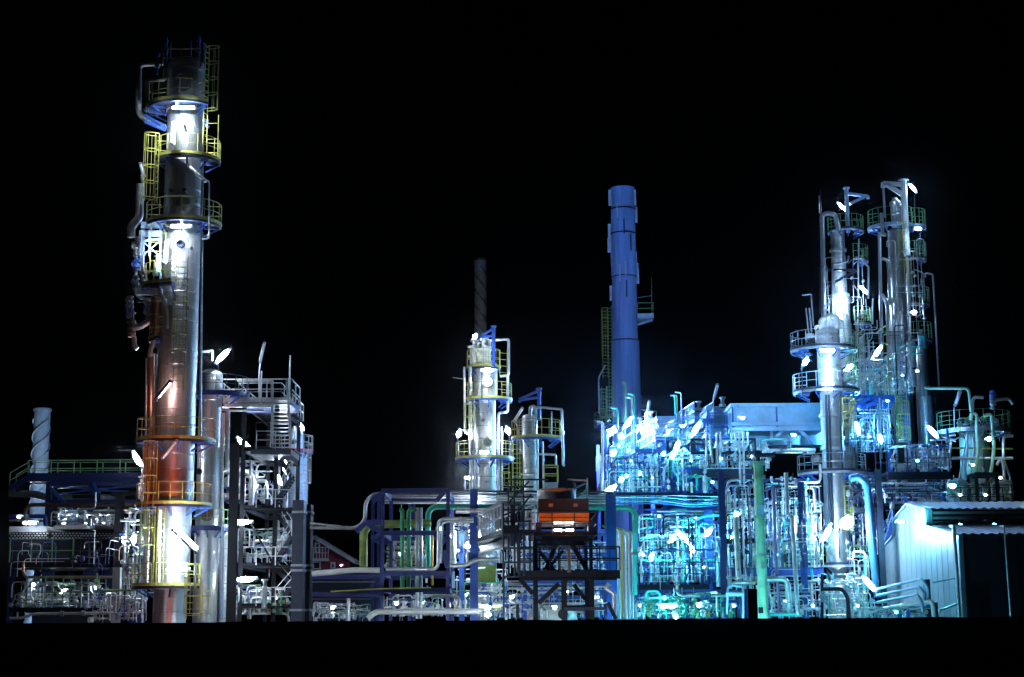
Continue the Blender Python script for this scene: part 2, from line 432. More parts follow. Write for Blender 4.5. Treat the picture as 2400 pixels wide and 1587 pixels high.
for (px,pt,pb) in ((389,88,150),(370,118,150),(448,95,160),(466,84,150),(478,100,160),(400,100,150),(412,128,158)):
    a=P(px,pt,Y1);q=P(px,pb+25,Y1); mb.bar((a.x,Y1,q.z),(a.x,Y1,a.z),.16 if px in(389,466) else .08)
    if px in (389,466,370): mb.ball((a.x,Y1,a.z-.25),.16,8); mb.box(a.x-.12,a.x+.12,Y1-.12,Y1+.12,a.z-1.0,a.z-.7)
part(T,'vent_stubs',mb,'blue_steel')
mb=MB(); rail(mb,[P(378,158,Y1-.9),P(378,158,Y1+.9),P(470,158,Y1+.9),P(470,158,Y1-.9),P(378,158,Y1-.9)]); part(T,'top_railing',mb,'rust_brown')
mb=MB(); 
for (a,b_) in (((340,258),(390,266)),((340,270),(390,300)),((340,285),(388,305)),((480,284),(489,284)),((478,292),(489,298))): mb.bar(P(*a,Y1-.3),P(*b_,Y1-.3),.16)
part(T,'bracket',mb,'blue_steel')
# big side pipes
pipe([(382,147),(325,150),(325,270),(386,298)],7.5,'bright_pipe_cladding',Y1,label='insulated pipe looping down the left of the tall column top',bend=1.0,seams=True)
pipe([(346,262),(346,188),(386,186),(388,160)],5,'bright_pipe_cladding',Y1-.3,label='short bent pipe nested inside the loop at the tall column top',bend=.5)
pipe([(471,160),(476,300),(472,545)],3,'dull_cladding',Y1+.4,label='slim conduit on the right flank of the tall column top',bend=1)
pipe([(474,545),(471,860),(470,1100)],2.5,'galvanised_steel',Y1+.3,label='slim conduit running down the right flank of the tall column',bend=1)
pipe([(328,432),(327,512),(307,530),(308,556)],10,'bright_pipe_cladding',Y1-.3,label='fat elbowed pipe with open mouth high on the left of the tall column',bend=.7,seams=True)
pipe([(336,440),(332,410)],4,'galvanised_steel',Y1-.3,label='short stub on top of the fat elbowed pipe')
pipe([(320,556),(318,690),(335,700),(360,702)],4,'bright_pipe_cladding',Y1-.3,label='slender pipe left of the platform cluster on the tall column',valve=3,flange=3)
pipe([(329,540),(328,640),(345,655)],3.5,'white_paint',Y1,label='white pipe behind the slender pipe left of the tall column',valve=2)
pipe([(336,520),(334,670)],4,'galvanised_steel',Y1+.3,label='grey pipe inside the platform cluster left of the tall column',flange=3)
pipe([(372,680),(392,720),(392,770)],4.5,'bright_pipe_cladding',Y1-1.2,label='bent pipe dropping below the fourth platform of the tall column')
pipe([(362,782),(361,800),(352,822),(352,835)],6,'bright_pipe_cladding',Y1-.6,label='elbow below the rusty upright drum beside the tall column')
pipe([(314,790),(315,812),(322,818)],6,'bright_pipe_cladding',Y1-.6,label='elbow below the small outer drum beside the tall column',bend=.3)
pipe([(312,768),(330,765),(352,752)],8,'dull_cladding',Y1-.8,label='thick bent crossover pipe between the two small drums',bend=.5,seams=True)
pipe([(305,700),(306,750)],4,'galvanised_steel',Y1-.4,label='knotted small pipe above the outer drum',valve=4)
pipe([(322,706),(346,704),(346,742)],3,'dark_steel',Y1-.4,label='dark small pipe above the rusty drum',valve=3)
pipe([(354,828),(353,1000),(348,1200),(346,1375)],8.5,'copper_cladding',Y1+.2,label='copper lit riser pipe down the left side of the tall column',seams=True)  # pinkish orange light on this riser is put into its copper colour
pipe([(344,840),(341,1100),(338,1380)],3,'galvanised_steel',Y1+.2,label='slim pale riser left of the copper lit riser')
pipe([(366,830),(362,1100),(360,1330)],3,'dull_cladding',Y1+.5,label='slim dull riser right of the copper lit riser')
pipe([(345,1200),(343,1300),(342,1380)],7,'bright_pipe_cladding',Y1-1.3,label='bright riser in front of the lowest yellow ladder',seams=True)
pipe([(375,1195),(372,1375)],4,'white_paint',Y1-1.1,label='white riser beside the glowing foot of the tall column')
def drum(px,pt,pb,r,Y,mat,label,name='drum',dome=.4,ends=True,cat='drum',zb=None):
    x=xof(px,(pt+pb)/2,Y); z1=zof(pt,Y,px);z0=zof(pb,Y,px); rr=r*mpp((pt+pb)/2,Y); b=MB()
    t=thing(name,label,cat,(x,Y,z0)); pr=[(.001,z0)]+[(rr,z0),(rr,z1)]
    if dome: pr=[(.001,z0-rr*dome)]+[(rr*math.sin(R(a)),z0-rr*dome*math.cos(R(a))) for a in (30,60,90)]+[(rr*math.cos(R(a)),z1+rr*dome*math.sin(R(a))) for a in (0,30,60,89.9)]
    else: pr=[(.001,z0),(rr,z0),(rr,z1),(.001,z1)]
    b.lathe((x,Y,0),pr,20); part(t,'shell',b,mat)
    for q in (.12,.5,.88): s=MB(); s.lathe((x,Y,z0+(z1-z0)*q),[(rr+.002,-.04),(rr+.02,-.03),(rr+.02,.03),(rr+.002,.04)],20); part(t,'band',s,'dull_cladding')
    n=MB(); n.tube([(x,Y,z1),(x,Y,z1+rr*dome+.35)],.1,8); n.lathe((x,Y,z1+rr*dome+.3),[(.001,0),(.2,0),(.2,.08),(.001,.08)],10); part(t,'nozzle',n,'grey_steel')
    return t
def hdrum(px0,px1,py,r,Y,mat,label,name='drum',depth=0,cat='drum'):
    a=P(px0,py,Y);b_=P(px1,py,Y); rr=r*mpp(py,Y); b_.z=a.z; b_.y+=depth; L_=(b_-a).length; t=thing(name,label,cat,(a+b_)/2-Vector((0,0,rr)))
    b=MB(); pr=[(.001,-rr*.5)]+[(rr*math.sin(R(q)),-rr*.5*math.cos(R(q))) for q in (25,50,75,90)]+[(rr*math.cos(R(q)),L_+rr*.5*math.sin(R(q))) for q in (0,25,50,89.9)]
    b.lathe(a,pr,22,ax=(b_-a)); part(t,'shell',b,mat)
    for q in (.1,.35,.65,.9): s=MB(); s.lathe(a+(b_-a)*q,[(rr+.002,-.04),(rr+.02,-.03),(rr+.02,.03),(rr+.002,.04)],22,ax=(b_-a)); part(t,'band',s,'galvanised_steel')
    for q in (.2,.8):
        c=a.lerp(b_,q); k=MB(); k.box(c.x-.12,c.x+.12,c.y-rr*.7,c.y+rr*.7,max(0,c.z-rr*1.5),c.z-rr*.6); part(t,'saddle',k,'navy_steel')
    n=MB(); c=a.lerp(b_,.5)+Vector((0,0,rr*.9)); n.tube([c,c+Vector((0,0,.5))],.13,8); n.lathe(c+Vector((0,0,.42)),[(.001,0),(.24,0),(.24,.1),(.001,.1)],10); part(t,'nozzle',n,'grey_steel')
    return t
drum(363,698,778,11,Y1-.8,'copper_cladding','rusty red upright drum hanging left of the tall column')
drum(309,752,788,9,Y1-.6,'copper_cladding','small outer drum at the far left of the tall column cluster')
drum(368,617,645,9,Y1-1.2,'mint_paint','pale squat tank standing on the fourth platform of the tall column',dome=.2)
drum(341,658,680,9,Y1-1,'blue_steel','blue capped valve body left of the fourth platform')
# small platform steelwork cluster on left
mb=MB()
for (a,b_,w) in (((332,528),(380,528),.3),((332,548),(380,548),.3),((332,565),(380,560),.12),((333,565),(375,600),.06),((375,565),(333,600),.06),((333,520),(333,660),.1),((376,520),(376,660),.1),((350,520),(350,600),.07),((345,520),(378,520),.1),((320,684),(380,684),.35),((340,700),(392,704),.12)):
    mb.bar(P(*a,Y1-.9),P(*b_,Y1-.9),w)
part(T,'side_frame',mb,'pale_blue_steel')
# ---------------------------------------------------------------- COLUMN 2 with domed top
Y2=97
c2=Column('domed_column','slimmer dome-topped column right behind the tall column',(492,1000),Y2,[(880,930,27),(930,1240,27),(1240,1470,28)],'dull_cladding',seam=44,cat='column')
c2.platform(928,76,190,380,dx=12,rail_m='dark_steel',kick='navy_steel',deck='navy_steel')
c2.platform(1238,48,185,365,dx=4,rail_m='green_rail_paint',kick='navy_steel',deck='navy_steel')
disc(c2.root,485,1205,15,Y2-1,'rust_brown'); disc(c2.root,467,1105,7,Y2-1,'dark_steel')
c2b=Column('twin_column','bright twin column lit blue-white right of the tall column foot',(524,1350),Y2+1.5,[(1235,1470,13)],'bright_pipe_cladding',seam=40)
pipe([(523,968),(519,1100),(519,1450)],5.5,'bright_pipe_cladding',Y2+.3,label='bright riser hugging the right side of the dome-topped column',seams=True)
pipe([(513,958),(535,958),(532,1100),(522,1104)],5,'bright_pipe_cladding',Y2+.3,label='square loop pipe beside the dome-topped column',bend=.7)
pipe([(472,825),(498,822),(497,846)],3.5,'galvanised_steel',Y2-.5,label='gooseneck vent on top of the domed column',bend=.4)
pipe([(524,1104),(592,1106),(588,1190)],7,'bright_pipe_cladding',Y2+6,label='thick elbow pipe behind the black lamp post right of the domed column',bend=1.5,seams=True)
hdrum(524,570,1165,9,Y2+8,'bright_pipe_cladding','pale horizontal exchanger drum behind the lamp post')
hdrum(530,560,1132,14,Y2+12,'white_paint','white domed exchanger end above the horizontal drum')
# ---------------------------------------------------------------- stair tower right of column 2
YS=112
fr,xs,zs=frame('stair_tower','dark steel stair tower right of the domed column, topped by a long roof deck',[567,645],[948,1052,1190,1325,1420],YS-14,10,.25,'black_steel',pyref=1200,ztop=948,floor=(0,),rails='galvanised_steel',brace=((0,2,3),),hb=.3)
for k,(a,b_) in enumerate(((1190,1052),(1325,1190),(1425,1325))):
    for lane in (0,1):
        Yl=YS-13.5+lane*1.3; mid=(a+b_)/2
        A_,B_=((642,a),(686,mid)) if lane==0 else ((686,mid),(642,b_))
        st=MB(); p=P(A_[0],A_[1],Yl);q=P(B_[0],B_[1],Yl); p.y=q.y=Yl
        for dy in (-.45,.45): st.bar(p+Vector((0,dy,0)),q+Vector((0,dy,0)),.06,.25)
        n=10
        for i in range(1,n): c=p.lerp(q,i/n); st.box(c.x-.14,c.x+.14,Yl-.45,Yl+.45,c.z-.02,c.z+.02)
        sp=part(fr,'stair_flight',st,'dark_steel'); rm=MB(); rail(rm,[p+Vector((0,-.45,0)),q+Vector((0,-.45,0))],1.0,1.2); part(sp,'handrail',rm,'galvanised_steel')
for py in (1052,1190,1325,1420):
    d=MB(); a=P(600,py,YS-14.6); b_=P(690,py,YS-14.6); d.box(a.x,b_.x,YS-14.6,YS-11,a.z-.12,a.z); dk=part(fr,'landing',d,'black_steel'); rm=MB(); rail(rm,[(a.x,YS-14.6,a.z),(b_.x,YS-14.6,a.z)]); part(dk,'railing',rm,'galvanised_steel')
# upper long deck and stair to roof
mb=MB(); a=P(556,936,YS-15);b_=P(682,936,YS-15)
mb.box(a.x,b_.x,YS-15,YS-11,a.z-.35,a.z); dk=part(fr,'roof_deck',mb,'navy_steel')
rm=MB(); rail(rm,[(a.x-1.2,YS-11,a.z),(a.x-1.2,YS-15,a.z),(b_.x,YS-15,a.z),(b_.x,YS-11,a.z)],1.25,1.7,.07); part(dk,'railing',rm,'galvanised_steel')
mb=MB()
for (p,q,w) in (((525,938),(682,938),.3),((525,950),(640,950),.25),((525,962),(620,962),.12),((556,893),(640,893),.09)): mb.bar(P(*p,YS-15.2),P(*q,YS-15.2),w)
part(fr,'edge_beam',mb,'galvanised_steel')
st=MB(); p=P(638,1038,YS-15.8);q=P(638,892,YS-15.8); p2=P(681,1038,YS-15.8); q2=P(673,892,YS-15.8)
for (u,w_) in ((p,q),(p2,q2)): st.bar(u,w_,.14,.2)
for i in range(1,16): st.bar(p.lerp(q,i/16)-Vector((0,0,1.0)),p2.lerp(q2,i/16)-Vector((0,0,1.0)),.25,.04)
part(fr,'upper_stair',st,'galvanised_steel')
for k,(x0,x1,y0,y1) in enumerate(((598,634,990,1048),(598,680,990,1048))):
    rm=MB(); a=P(x0,y1,YS-15.8);b_=P(x1,y1,YS-15.8); rail(rm,[a,b_],(y1-y0)*mpp(y0,YS-15.8),1.5,.06); part(fr,'gate_rail',rm,'galvanised_steel')
mb=MB(); a=P(588,1054,YS-16.2);b_=P(682,1054,YS-16.2); mb.box(a.x,b_.x,YS-16.2,YS-12.5,a.z-.3,a.z+.02); part(fr,'mid_deck',mb,'dark_steel')
for px,pt in ((613,870),(680,833)):
    mb=MB(); a=P(px,pt,YS-15.5);b_=P(px,945,YS-15.5); mb.tube([(a.x,a.y,b_.z),a],.05,6); part(fr,'mast',mb,'galvanised_steel')
# black post and panel
mb=MB(); a=P(551,1040,93);  mb.ibeam((a.x,93,0),(a.x,93,a.z),.5,.4); solo('support_post','thick black steel post standing between the domed column and stair tower','post',mb,'black_steel')
for (x0,x1,y0,lab,Yp) in ((686,712,1172,'tall dark sheet duct at the right edge of the stair tower',88),(716,729,1182,'narrower dark sheet duct right beside the tall sheet duct',90)):
    a=P(x0,y0,Yp);b_=P(x1,y0,Yp); mb=MB(); 
    mb.box(a.x,b_.x,Yp,Yp+1.2,0,a.z); t=thing('sheet_duct',lab,'duct',((a.x+b_.x)/2,Yp,0)); part(t,'casing',mb,'dark_steel' if x0==686 else 'black_steel')
    for yy in (1200,1325,1337,1430): zz=zof(yy,Yp,x0); k=MB(); k.box(a.x-.04,b_.x+.04,Yp-.04,Yp+1.24,zz-.06,zz+.06); part(t,'joint_band',k,'grey_steel')
# small columns at right of the stair tower
c3=Column('small_column','short white column with dished top behind the stair tower',(693,1100),114,[(1010,1060,17),(1060,1300,27,)],'pale_blue_steel',seam=22)
c3.platform(1058,40,180,372,rail_m='galvanised_steel',kick='red_paint',deck='blue_steel')
ladder(c3.root,716,1030,1200,12,112,mat='galvanised_steel',face=-60)
disc(c3.root,688,1035,6,111,'dark_steel')
pipe([(672,1090),(668,1290)],5,'bright_pipe_cladding',112,label='bright riser just left of the short white column',seams=True)
pipe([(654,1075),(652,1290)],3.5,'galvanised_steel',112,label='slim riser second left of the short white column')
pipe([(690,1008),(690,998),(704,995),(708,1020)],2.5,'galvanised_steel',113,label='little vent pipe on top of the short white column',bend=.4)
# ---------------------------------------------------------------- LAMPS (left half)
lamp(405,310,Y1-2.6,50,90,'w',2.2,'upright strip lamp behind the second platform rail of the tall column',r=.05)
lamp(430,252,Y1-1.9,50,0,'w',5,'level strip lamp tucked under the topmost platform of the tall column',r=.05)
lamp(424,530,Y1-1.9,44,0,'w',5,'level strip lamp tucked under the third platform of the tall column',r=.05)
lamp(388,590,Y1-1.7,50,85,'w',2.4,'upright strip lamp on the left flank above the fourth platform',r=.05)
lamp(461,406,Y1-2.0,48,-42,'w',1,'unlit slanting strip lamp below the second platform of the tall column',lit=False,r=.08,pole=('b',(490,425),(490,560),(472,560)))
lamp(384,917,Y1-2.5,50,52,'p',1.5,'pink glowing strip lamp slanting on the tall column at mid height',r=.05,back=True)
lamp(397,1053,Y1-2.3,46,52,'w',1,'unlit slanting strip lamp under the sixth platform of the tall column',lit=False,r=.07)
lamp(433,1270,Y1-3.0,72,-43,'w',2.0,'strip lamp with dark back glaring on the foot of the tall column',r=.11,back=True,pole=('b',(457,1300),(457,1380)))
lamp(415,1335,Y1-1.9,50,0,'w',.7,'level strip lamp just above the lowest platform of the tall column',r=.05)
lamp(522,834,Y2-1,44,47,'w',1.2,'brilliant tilted strip lamp above the domed column',r=.22)
lamp(569,1037,100,34,-38,'w',1.2,'brilliant strip lamp on the black post beside the stair tower',r=.24)
lamp(322,1077,94,40,-58,'w',1.2,'brilliant strip lamp leaning at the right end of the left walkway',r=.2,pole=('b',(335,1130),(334,1180)))
lamp(706,1001,112,18,-65,'w',1,'small bright lamp on the short white column top',r=.2)
lamp(667,1090,106,40,-85,'w',.7,'upright bright strip lamp in front of the short white column',r=.2)
lamp(652,1122,104,34,-65,'w',.8,'bright slanting lamp left of the short white column',r=.26)
lamp(614,825,98,40,78,'w',1,'unlit tall strip lamp on the mast above the stair tower deck',lit=False,r=.08,pole=('a',(607,870),(607,935)))
lamp(566,1224,97,46,0,'w',.6,'brightest level strip lamp in the upper bay of the stair tower',r=.15)
lamp(576,1358,97,46,3,'w',.6,'brightest level strip lamp in the lower bay of the stair tower',r=.15)
lamp(291,1265,92,18,80,'w',1.0,'left one of two round bright lamps beside the yellow ladder',r=.22)
lamp(313,1265,90,22,80,'w',1.2,'right one of two round bright lamps beside the yellow ladder',r=.3)
lamp(332,398,Y1-.3,26,-75,'w',1,'unlit pale strip lamp at the top left of the tall column',lit=False,r=.08,pole=('b',(338,440),(338,470)))
# ---------------------------------------------------------------- clutter generator: real pipes standing in a block of plant
METAL=['bright_pipe_cladding']*5+['aluminium_cladding']*4+['white_paint']*2+['galvanised_steel']*2
def clutter(zone,x0,x1,y0,y1,Y0,Y1,nv,nh,mats=METAL,seed=1,r0=.8,r1=4,vy=None,valves=.5):
    rn=random.Random(seed)
    for i in range(nv):
        px=x0+(x1-x0)*(i+rn.random())/nv; Y=rn.uniform(Y0,Y1); r=r0+(r1-r0)*rn.random()**2.2; m=rn.choice(mats)
        yt=y0+(y1-y0)*(vy or 1)*rn.random()**1.3*.85; yb=y1 if rn.random()<.65 else y1-(y1-yt)*rn.uniform(.1,.5)
        a=P(px,(yt+yb)/2,Y); zt=zof(yt,Y,px); zb=max(.2,zof(yb,Y,px)); k=mpp(yt,Y); dr=rn.choice((-1,1)); L_=rn.uniform(10,60)*k
        pts=[Vector((a.x,Y,zb)),Vector((a.x,Y,zt))]
        q=rn.random()
        lim=lambda v:min(max(v,xof(x0,yt,Y)),xof(x1,yt,Y))
        if q<.55:
            pts.append(Vector((lim(a.x+dr*L_),Y,zt)))
            if q<.3: pts.append(Vector((lim(a.x+dr*L_),Y,max(.2,zt-rn.uniform(8,60)*k))))
        elif q<.75: pts.append(Vector((a.x,Y+rn.uniform(1.5,5),zt)))
        if rn.random()<.3: # jog
            zj=zb+(zt-zb)*rn.uniform(.3,.7); s=rn.choice((-1,1))*rn.uniform(4,10)*k
            pts=[Vector((a.x+s,Y,zb)),Vector((a.x+s,Y,zj)),Vector((a.x,Y,zj+abs(s)))]+pts[1:]
        pipe(pts,r,m,zone=zone,flange=rn.choice((0,0,1,2,3)),valve=(rn.choice((1,2)) if rn.random()<valves else 0),seams=r>3.2 and 'cladd' in m)
    for i in range(nh):
        py=y0+(y1-y0)*(i+rn.random())/nh; Y=rn.uniform(Y0,Y1); r=r0+(r1-r0)*rn.random()**2; m=rn.choice(mats)
        wd=(x1-x0)*rn.uniform(.25,.95); xs_=x0+(x1-x0-wd)*rn.random(); z=zof(py,Y,xs_); xa=xof(xs_,py,Y); xb=xof(xs_+wd,py,Y); k=mpp(py,Y)
        pts=[Vector((xa,Y,z)),Vector((xb,Y,z))]
        for e in (0,1):
            q=rn.random()
            if q<.45:
                zz=max(.2,z+rn.choice((-1,-1,1))*rn.uniform(6,45)*k); v=Vector((pts[0 if e==0 else -1].x,Y,zz))
                pts=[v]+pts if e==0 else pts+[v]
        pipe(pts,r,m,zone=zone,flange=rn.choice((0,1,2,3)),valve=(rn.choice((1,2)) if rn.random()<valves else 0))
def equipment(zone,x0,x1,yb,Y,n,seed,mats,rr=(5,10),hh=(20,50),name='drum'):
    """upright process drums standing on a deck line"""
    rn=random.Random(seed); words=['short','broad','tall','slim','stout','narrow','squat','long']
    for i in range(n):
        px=x0+(x1-x0)*(i+.2+.6*rn.random())/n; h=rn.uniform(*hh); r=rn.uniform(*rr); m=mats[i%len(mats)]
        drum(px,yb-h,yb,r,Y+rn.uniform(-.5,2),m,'%s drum %s, %s from the left'%(COLN_[m],zone,ORD_[i]),cat='drum')
ORD_=['first','second','third','fourth','fifth','sixth','seventh','eighth','ninth']
COLN_={'white_paint':'white','bright_pipe_cladding':'silver','aluminium_cladding':'silver','pale_blue_steel':'pale blue','mint_paint':'mint green','dull_cladding':'grey','blue_steel':'blue','yellow_paint':'yellow'}
def beam(px0,py0,px1,py1,Y,wpx,mat,label,hpx=None,name='beam',cat='steel beam',Yb=None):
    a=P(px0,py0,Y);b_=P(px1,py1,Yb or Y); k=mpp(py0,Y); m_=MB(); m_.ibeam(a,b_,.3,wpx*k); return solo(name,label,cat,m_,mat)
def deckrail(name,label,px0,px1,py,Y,depth,mat_d,mat_r,h=1.1,th=.3,sp=1.3,back=True,cat='walkway',posts=None):
    a=P(px0,py,Y);b_=P(px1,py,Y); b_.z=a.z=(a.z+b_.z)/2; t=thing(name,label,cat,((a.x+b_.x)/2,Y+depth/2,a.z))
    d=MB(); d.box(a.x,b_.x,Y,Y+depth,a.z-.06,a.z); part(t,'deck',d,mat_d)
    e=MB(); e.ibeam((a.x,Y-.08,a.z-th/2),(b_.x,Y-.08,a.z-th/2),.16,th); part(t,'girder',e,mat_d)
    if back: e=MB(); e.ibeam((a.x,Y+depth+.08,a.z-th/2),(b_.x,Y+depth+.08,a.z-th/2),.16,th); part(t,'girder',e,mat_d)
    r_=MB(); rail(r_,[a,b_],h,sp); part(t,'railing',r_,mat_r)
    if back: r_=MB(); rail(r_,[a+Vector((0,depth,0)),b_+Vector((0,depth,0))],h,sp); part(t,'railing',r_,mat_r)
    if posts:
        for px in posts:
            x=xof(px,py,Y+depth/2); p_=MB(); p_.ibeam((x,Y+depth/2,0),(x,Y+depth/2,a.z-th),.28,.28); part(t,'post',p_,mat_d)
    return t,a,b_
# ---------------------------------------------------------------- LEFT ZONE
def spiral_stack(label,px,pyr,Y,r,pt,mat,hand,pitchpx,smat=None,cap=None):
    x=xof(px,pyr,Y); zt=zof(pt,Y,px); rr=r*mpp(pyr,Y); t=thing('spiral_stack',label,'chimney',(x,Y,0))
    m_=MB(); m_.lathe((x,Y,0),[(rr,0),(rr,zt),(rr*.88,zt),(rr*.88,zt-1)],32); part(t,'shell',m_,mat)
    pit=pitchpx*mpp(pyr,Y); n=int(zt/pit*36); 
    for k in range(3):
        s=MB(); vs=[];fs=[]
        for i in range(n+1):
            a=hand*2*math.pi*i/36+k*2*math.pi/3; z=i*pit/36
            if z>zt-1.0: break
            c_,s_=math.cos(a),math.sin(a)
            for (q,dz) in ((rr-.01,-.03),(rr*1.17,-.03),(rr*1.17,.03),(rr-.01,.03)): vs.append((x+q*c_,Y+q*s_,z+dz))
        for i in range(len(vs)//4-1):
            for j in range(3): fs.append((i*4+j,i*4+j+1,i*4+4+j+1,i*4+4+j))
        s.add(vs,fs); part(t,'strake',s,smat or mat)
    l=MB(); l.lathe((x,Y,zt-.25),[(rr,0),(rr*1.15,0),(rr*1.15,.15),(rr,.15)],24,sm=False); part(t,'rim',l,smat or mat)
    if cap: l=MB(); l.lathe((x,Y,0),[(rr+.01,zt-cap),(rr+.01,zt)],32); part(t,'pale_top',l,'grey_steel')
    return t
spiral_stack('pale spiral-straked chimney at the far left behind the walkway',98,1000,150,18.5,957,'pale_blue_steel',1,118)
spiral_stack('dark brown spiral-straked chimney behind the middle column',1126,700,190,14,607,'rope_brown_stack',-1,110,'black_steel',cap=1.6)
t,a,b_=deckrail('walkway','long high walkway with green handrails at the far left',65,334,1117,110,1.6,'navy_steel','green_rail_paint',h=1.15,th=.36,sp=1.7)
k=MB(); k.box(a.x,b_.x,109.86,109.89,a.z-.02,a.z+.25); part(t,'kickplate',k,'navy_steel')
t=thing('stair','green-railed stair descending left from the high walkway','stair',P(22,1150,110)); st=MB(); p=P(66,1120,110);q=P(22,1145,110)
for dy in (0,1.4): st.bar(p+Vector((0,dy,0)),q+Vector((0,dy,0)),.08,.4)
for i in range(1,10): c=p.lerp(q,i/10); st.box(c.x-.15,c.x+.15,110,111.4,c.z-.02,c.z+.03)
part(t,'stringers',st,'navy_steel'); 
for dy in (0,1.4): rm=MB(); rail(rm,[p+Vector((0,dy,0)),q+Vector((0,dy,0))],1.1,3); part(t,'handrail',rm,'green_rail_paint')
fr,xs,zs=frame('pipe_rack','navy pipe rack carrying the long walkway at the far left',[112,213,330],[1131,1180],110,1.6,.32,'navy_steel',pyref=1200,hb=.5)
for (p,q,w) in (((120,1145),(202,1233),.5),((122,1138),(230,1149),.25),((325,1137),(140,1157),.25),((230,1149),(300,1152),.3),((218,1132),(232,1156),.35),((318,1213),(286,1236),.4)):
    mb=MB(); mb.bar(P(*p,109.4),P(*q,109.4),w*.45); part(fr,'brace',mb,'blue_steel')
mb=MB(); a=P(282,1160,92); mb.ibeam((a.x,92,0),(a.x,92,a.z),.5,.3)
solo('support_post','thick dark post standing left of the yellow ladder','post',mb,'black_steel')
mb=MB(); a=P(273,1330,86); mb.box(a.x-.2,a.x+.2,86,86.5,0,a.z); solo('concrete_post','weathered grey post in the lower left, below the dark cooler bank','post',mb,'dull_cladding')
pipe([(22,1156),(82,1158),(108,1166),(290,1168)],8.5,'bright_pipe_cladding',113,label='thick silver duct crossing behind the left chimney foot',seams=True)
pipe([(59,1238),(59,1183),(338,1183)],4.6,'copper_cladding',106,label='reddish pipe running level under the left walkway with a down leg',flange=1)
pipe([(170,1164),(222,1164)],4.2,'black_steel',105,label='short black level pipe under the left walkway')
pipe([(262,1158),(320,1156),(322,1172)],5,'black_steel',104,label='black crooked pipe right under the walkway end')
pipe([(232,1199),(318,1198)],5,'dull_cladding',104,label='dull blunt-ended pipe below the black crooked pipe')
pipe([(22,1210),(106,1210),(107,1235)],5,'blue_steel',108,label='blue beam-like pipe left of the chimney foot',bend=.4)
pipe([(22,1220),(105,1221)],2.5,'pale_blue_steel',108,label='pale slim pipe under the blue pipe left of the chimney foot')
drum(331,1134,1168,7,95,'white_paint','bright white upright drum beside the leaning lamp')
# cooler bank
t=thing('air_cooler','long low air cooler bank with perforated screens at the lower left','air cooler',P(150,1330,94)+Vector((0,2,0)))
mb=MB()
for (x0,x1,y0,y1,dy) in ((22,110,1234,1247,0),(126,203,1232,1240,0),(210,272,1232,1240,0)):
    a=P(x0,y0,94);b_=P(x1,y1,94); mb.box(a.x,b_.x,94-dy,98,b_.z,a.z)
part(t,'top_slab',mb,'pale_concrete')
for (x0,x1) in ((22,112),(122,190),(192,272)):
    mb=MB(); a=P(x0,1247,94);b_=P(x1,1262,94)
    z=b_.z; r_=0
    while z<a.z:
        x=a.x+(.1 if r_%2 else 0)
        while x<b_.x: mb.box(x,x+.11,93.95,93.98,z,z+.07); x+=.2
        z+=.13; r_+=1
    part(t,'perforated_screen',mb,'galvanised_steel')
mb=MB(); a=P(22,1247,94.1);b_=P(274,1322,94.1); mb.box(a.x,b_.x,94.1,98,b_.z,a.z); part(t,'casing',mb,'black_steel')
for (x0,x1,y) in ((88,122,1335),(148,185,1336),(235,262,1332)):
    mb=MB(); c=P((x0+x1)/2,y,95); mb.lathe(c,[(1.6,0),(.5,.45),(.5,.6)],20); part(t,'fan_cone',mb,'white_paint')
deckrail('walkway','dark walkway with white and green rails along the cooler bank',22,170,1318,92.5,1.2,'black_steel','green_rail_paint',h=1.35,sp=1.3,back=False)
deckrail('walkway','dark walkway section right of the cooler bank rails, mostly unlit',172,272,1318,92.6,1.2,'black_steel','dark_steel',h=1.35,sp=1.4,back=False)
pipe([(55,1320),(55,1353),(266,1353)],3.4,'copper_cladding',91,label='rusty pipe running level below the cooler bank with a short up leg')
beam(22,1430,266,1430,88,9,'black_steel','black level girder along the bottom left corner')
pipe([(22,1449),(52,1449),(76,1439),(265,1436)],3,'bright_pipe_cladding',86,label='shiny pipe stepping up along the bottom left corner',flange=2)
mb=MB(); a=P(80,1442,86.5);b_=P(262,1460,86.5); mb.box(a.x,b_.x,86.5,87,b_.z,a.z); solo('cable_tray','long dull tray at the very bottom left above the black foreground','tray',mb,'dark_steel')
fr,xs,zs=frame('steel_frame','dark blue support frame under the cooler bank',[26,110,200,262],[1325,1425],95,5,.3,'navy_steel',pyref=1380,hb=.3,brace=((0,1,0),))
deckrail('walkway','low walkway with mint and white rails in the bottom left bay',62,230,1424,90,1.5,'navy_steel','green_rail_paint',h=1.75,sp=.9)
GR=METAL+['green_rail_paint','blue_steel','white_paint','mint_paint']
clutter('under the left cooler bank',24,268,1362,1424,92,99,46,12,GR,11,.7,2.6)
clutter('behind the left walkway truss',118,275,1190,1232,100,108,34,12,['white_paint','bright_pipe_cladding','pale_blue_steel'],12,.8,2.6)
clutter('between the left posts',280,345,1190,1440,88,96,26,16,GR+['copper_cladding'],13,.8,3.5)
clutter('among rails left of the tall column foot',205,345,1380,1455,84,90,24,8,GR,14,.7,2.4)
for (x,y,l,m_) in ((150,1225,'small lamp behind the truss, left of three',.8),(200,1225,'small lamp behind the truss, middle of three',.8),(245,1225,'small lamp behind the truss, right of three',.8),(45,1212,'small lamp over the left white slab',.3),(80,1370,'small lamp in the bottom left bay, leftmost',.5),(150,1385,'small lamp in the bottom left bay, second',.5),(225,1378,'small lamp in the bottom left bay, third',.5),(318,1400,'small lamp beside the copper riser foot',.6)):
    lamp(x,y,101 if y<1240 else 93,9,0,'w',m_*1.2,l,r=.09,name='bulkhead_lamp')  # small lamps added as fill among the left pipework
lamp(70,1226,93,30,0,'w',.5,'level strip lamp over the white slab at the far left',r=.07)
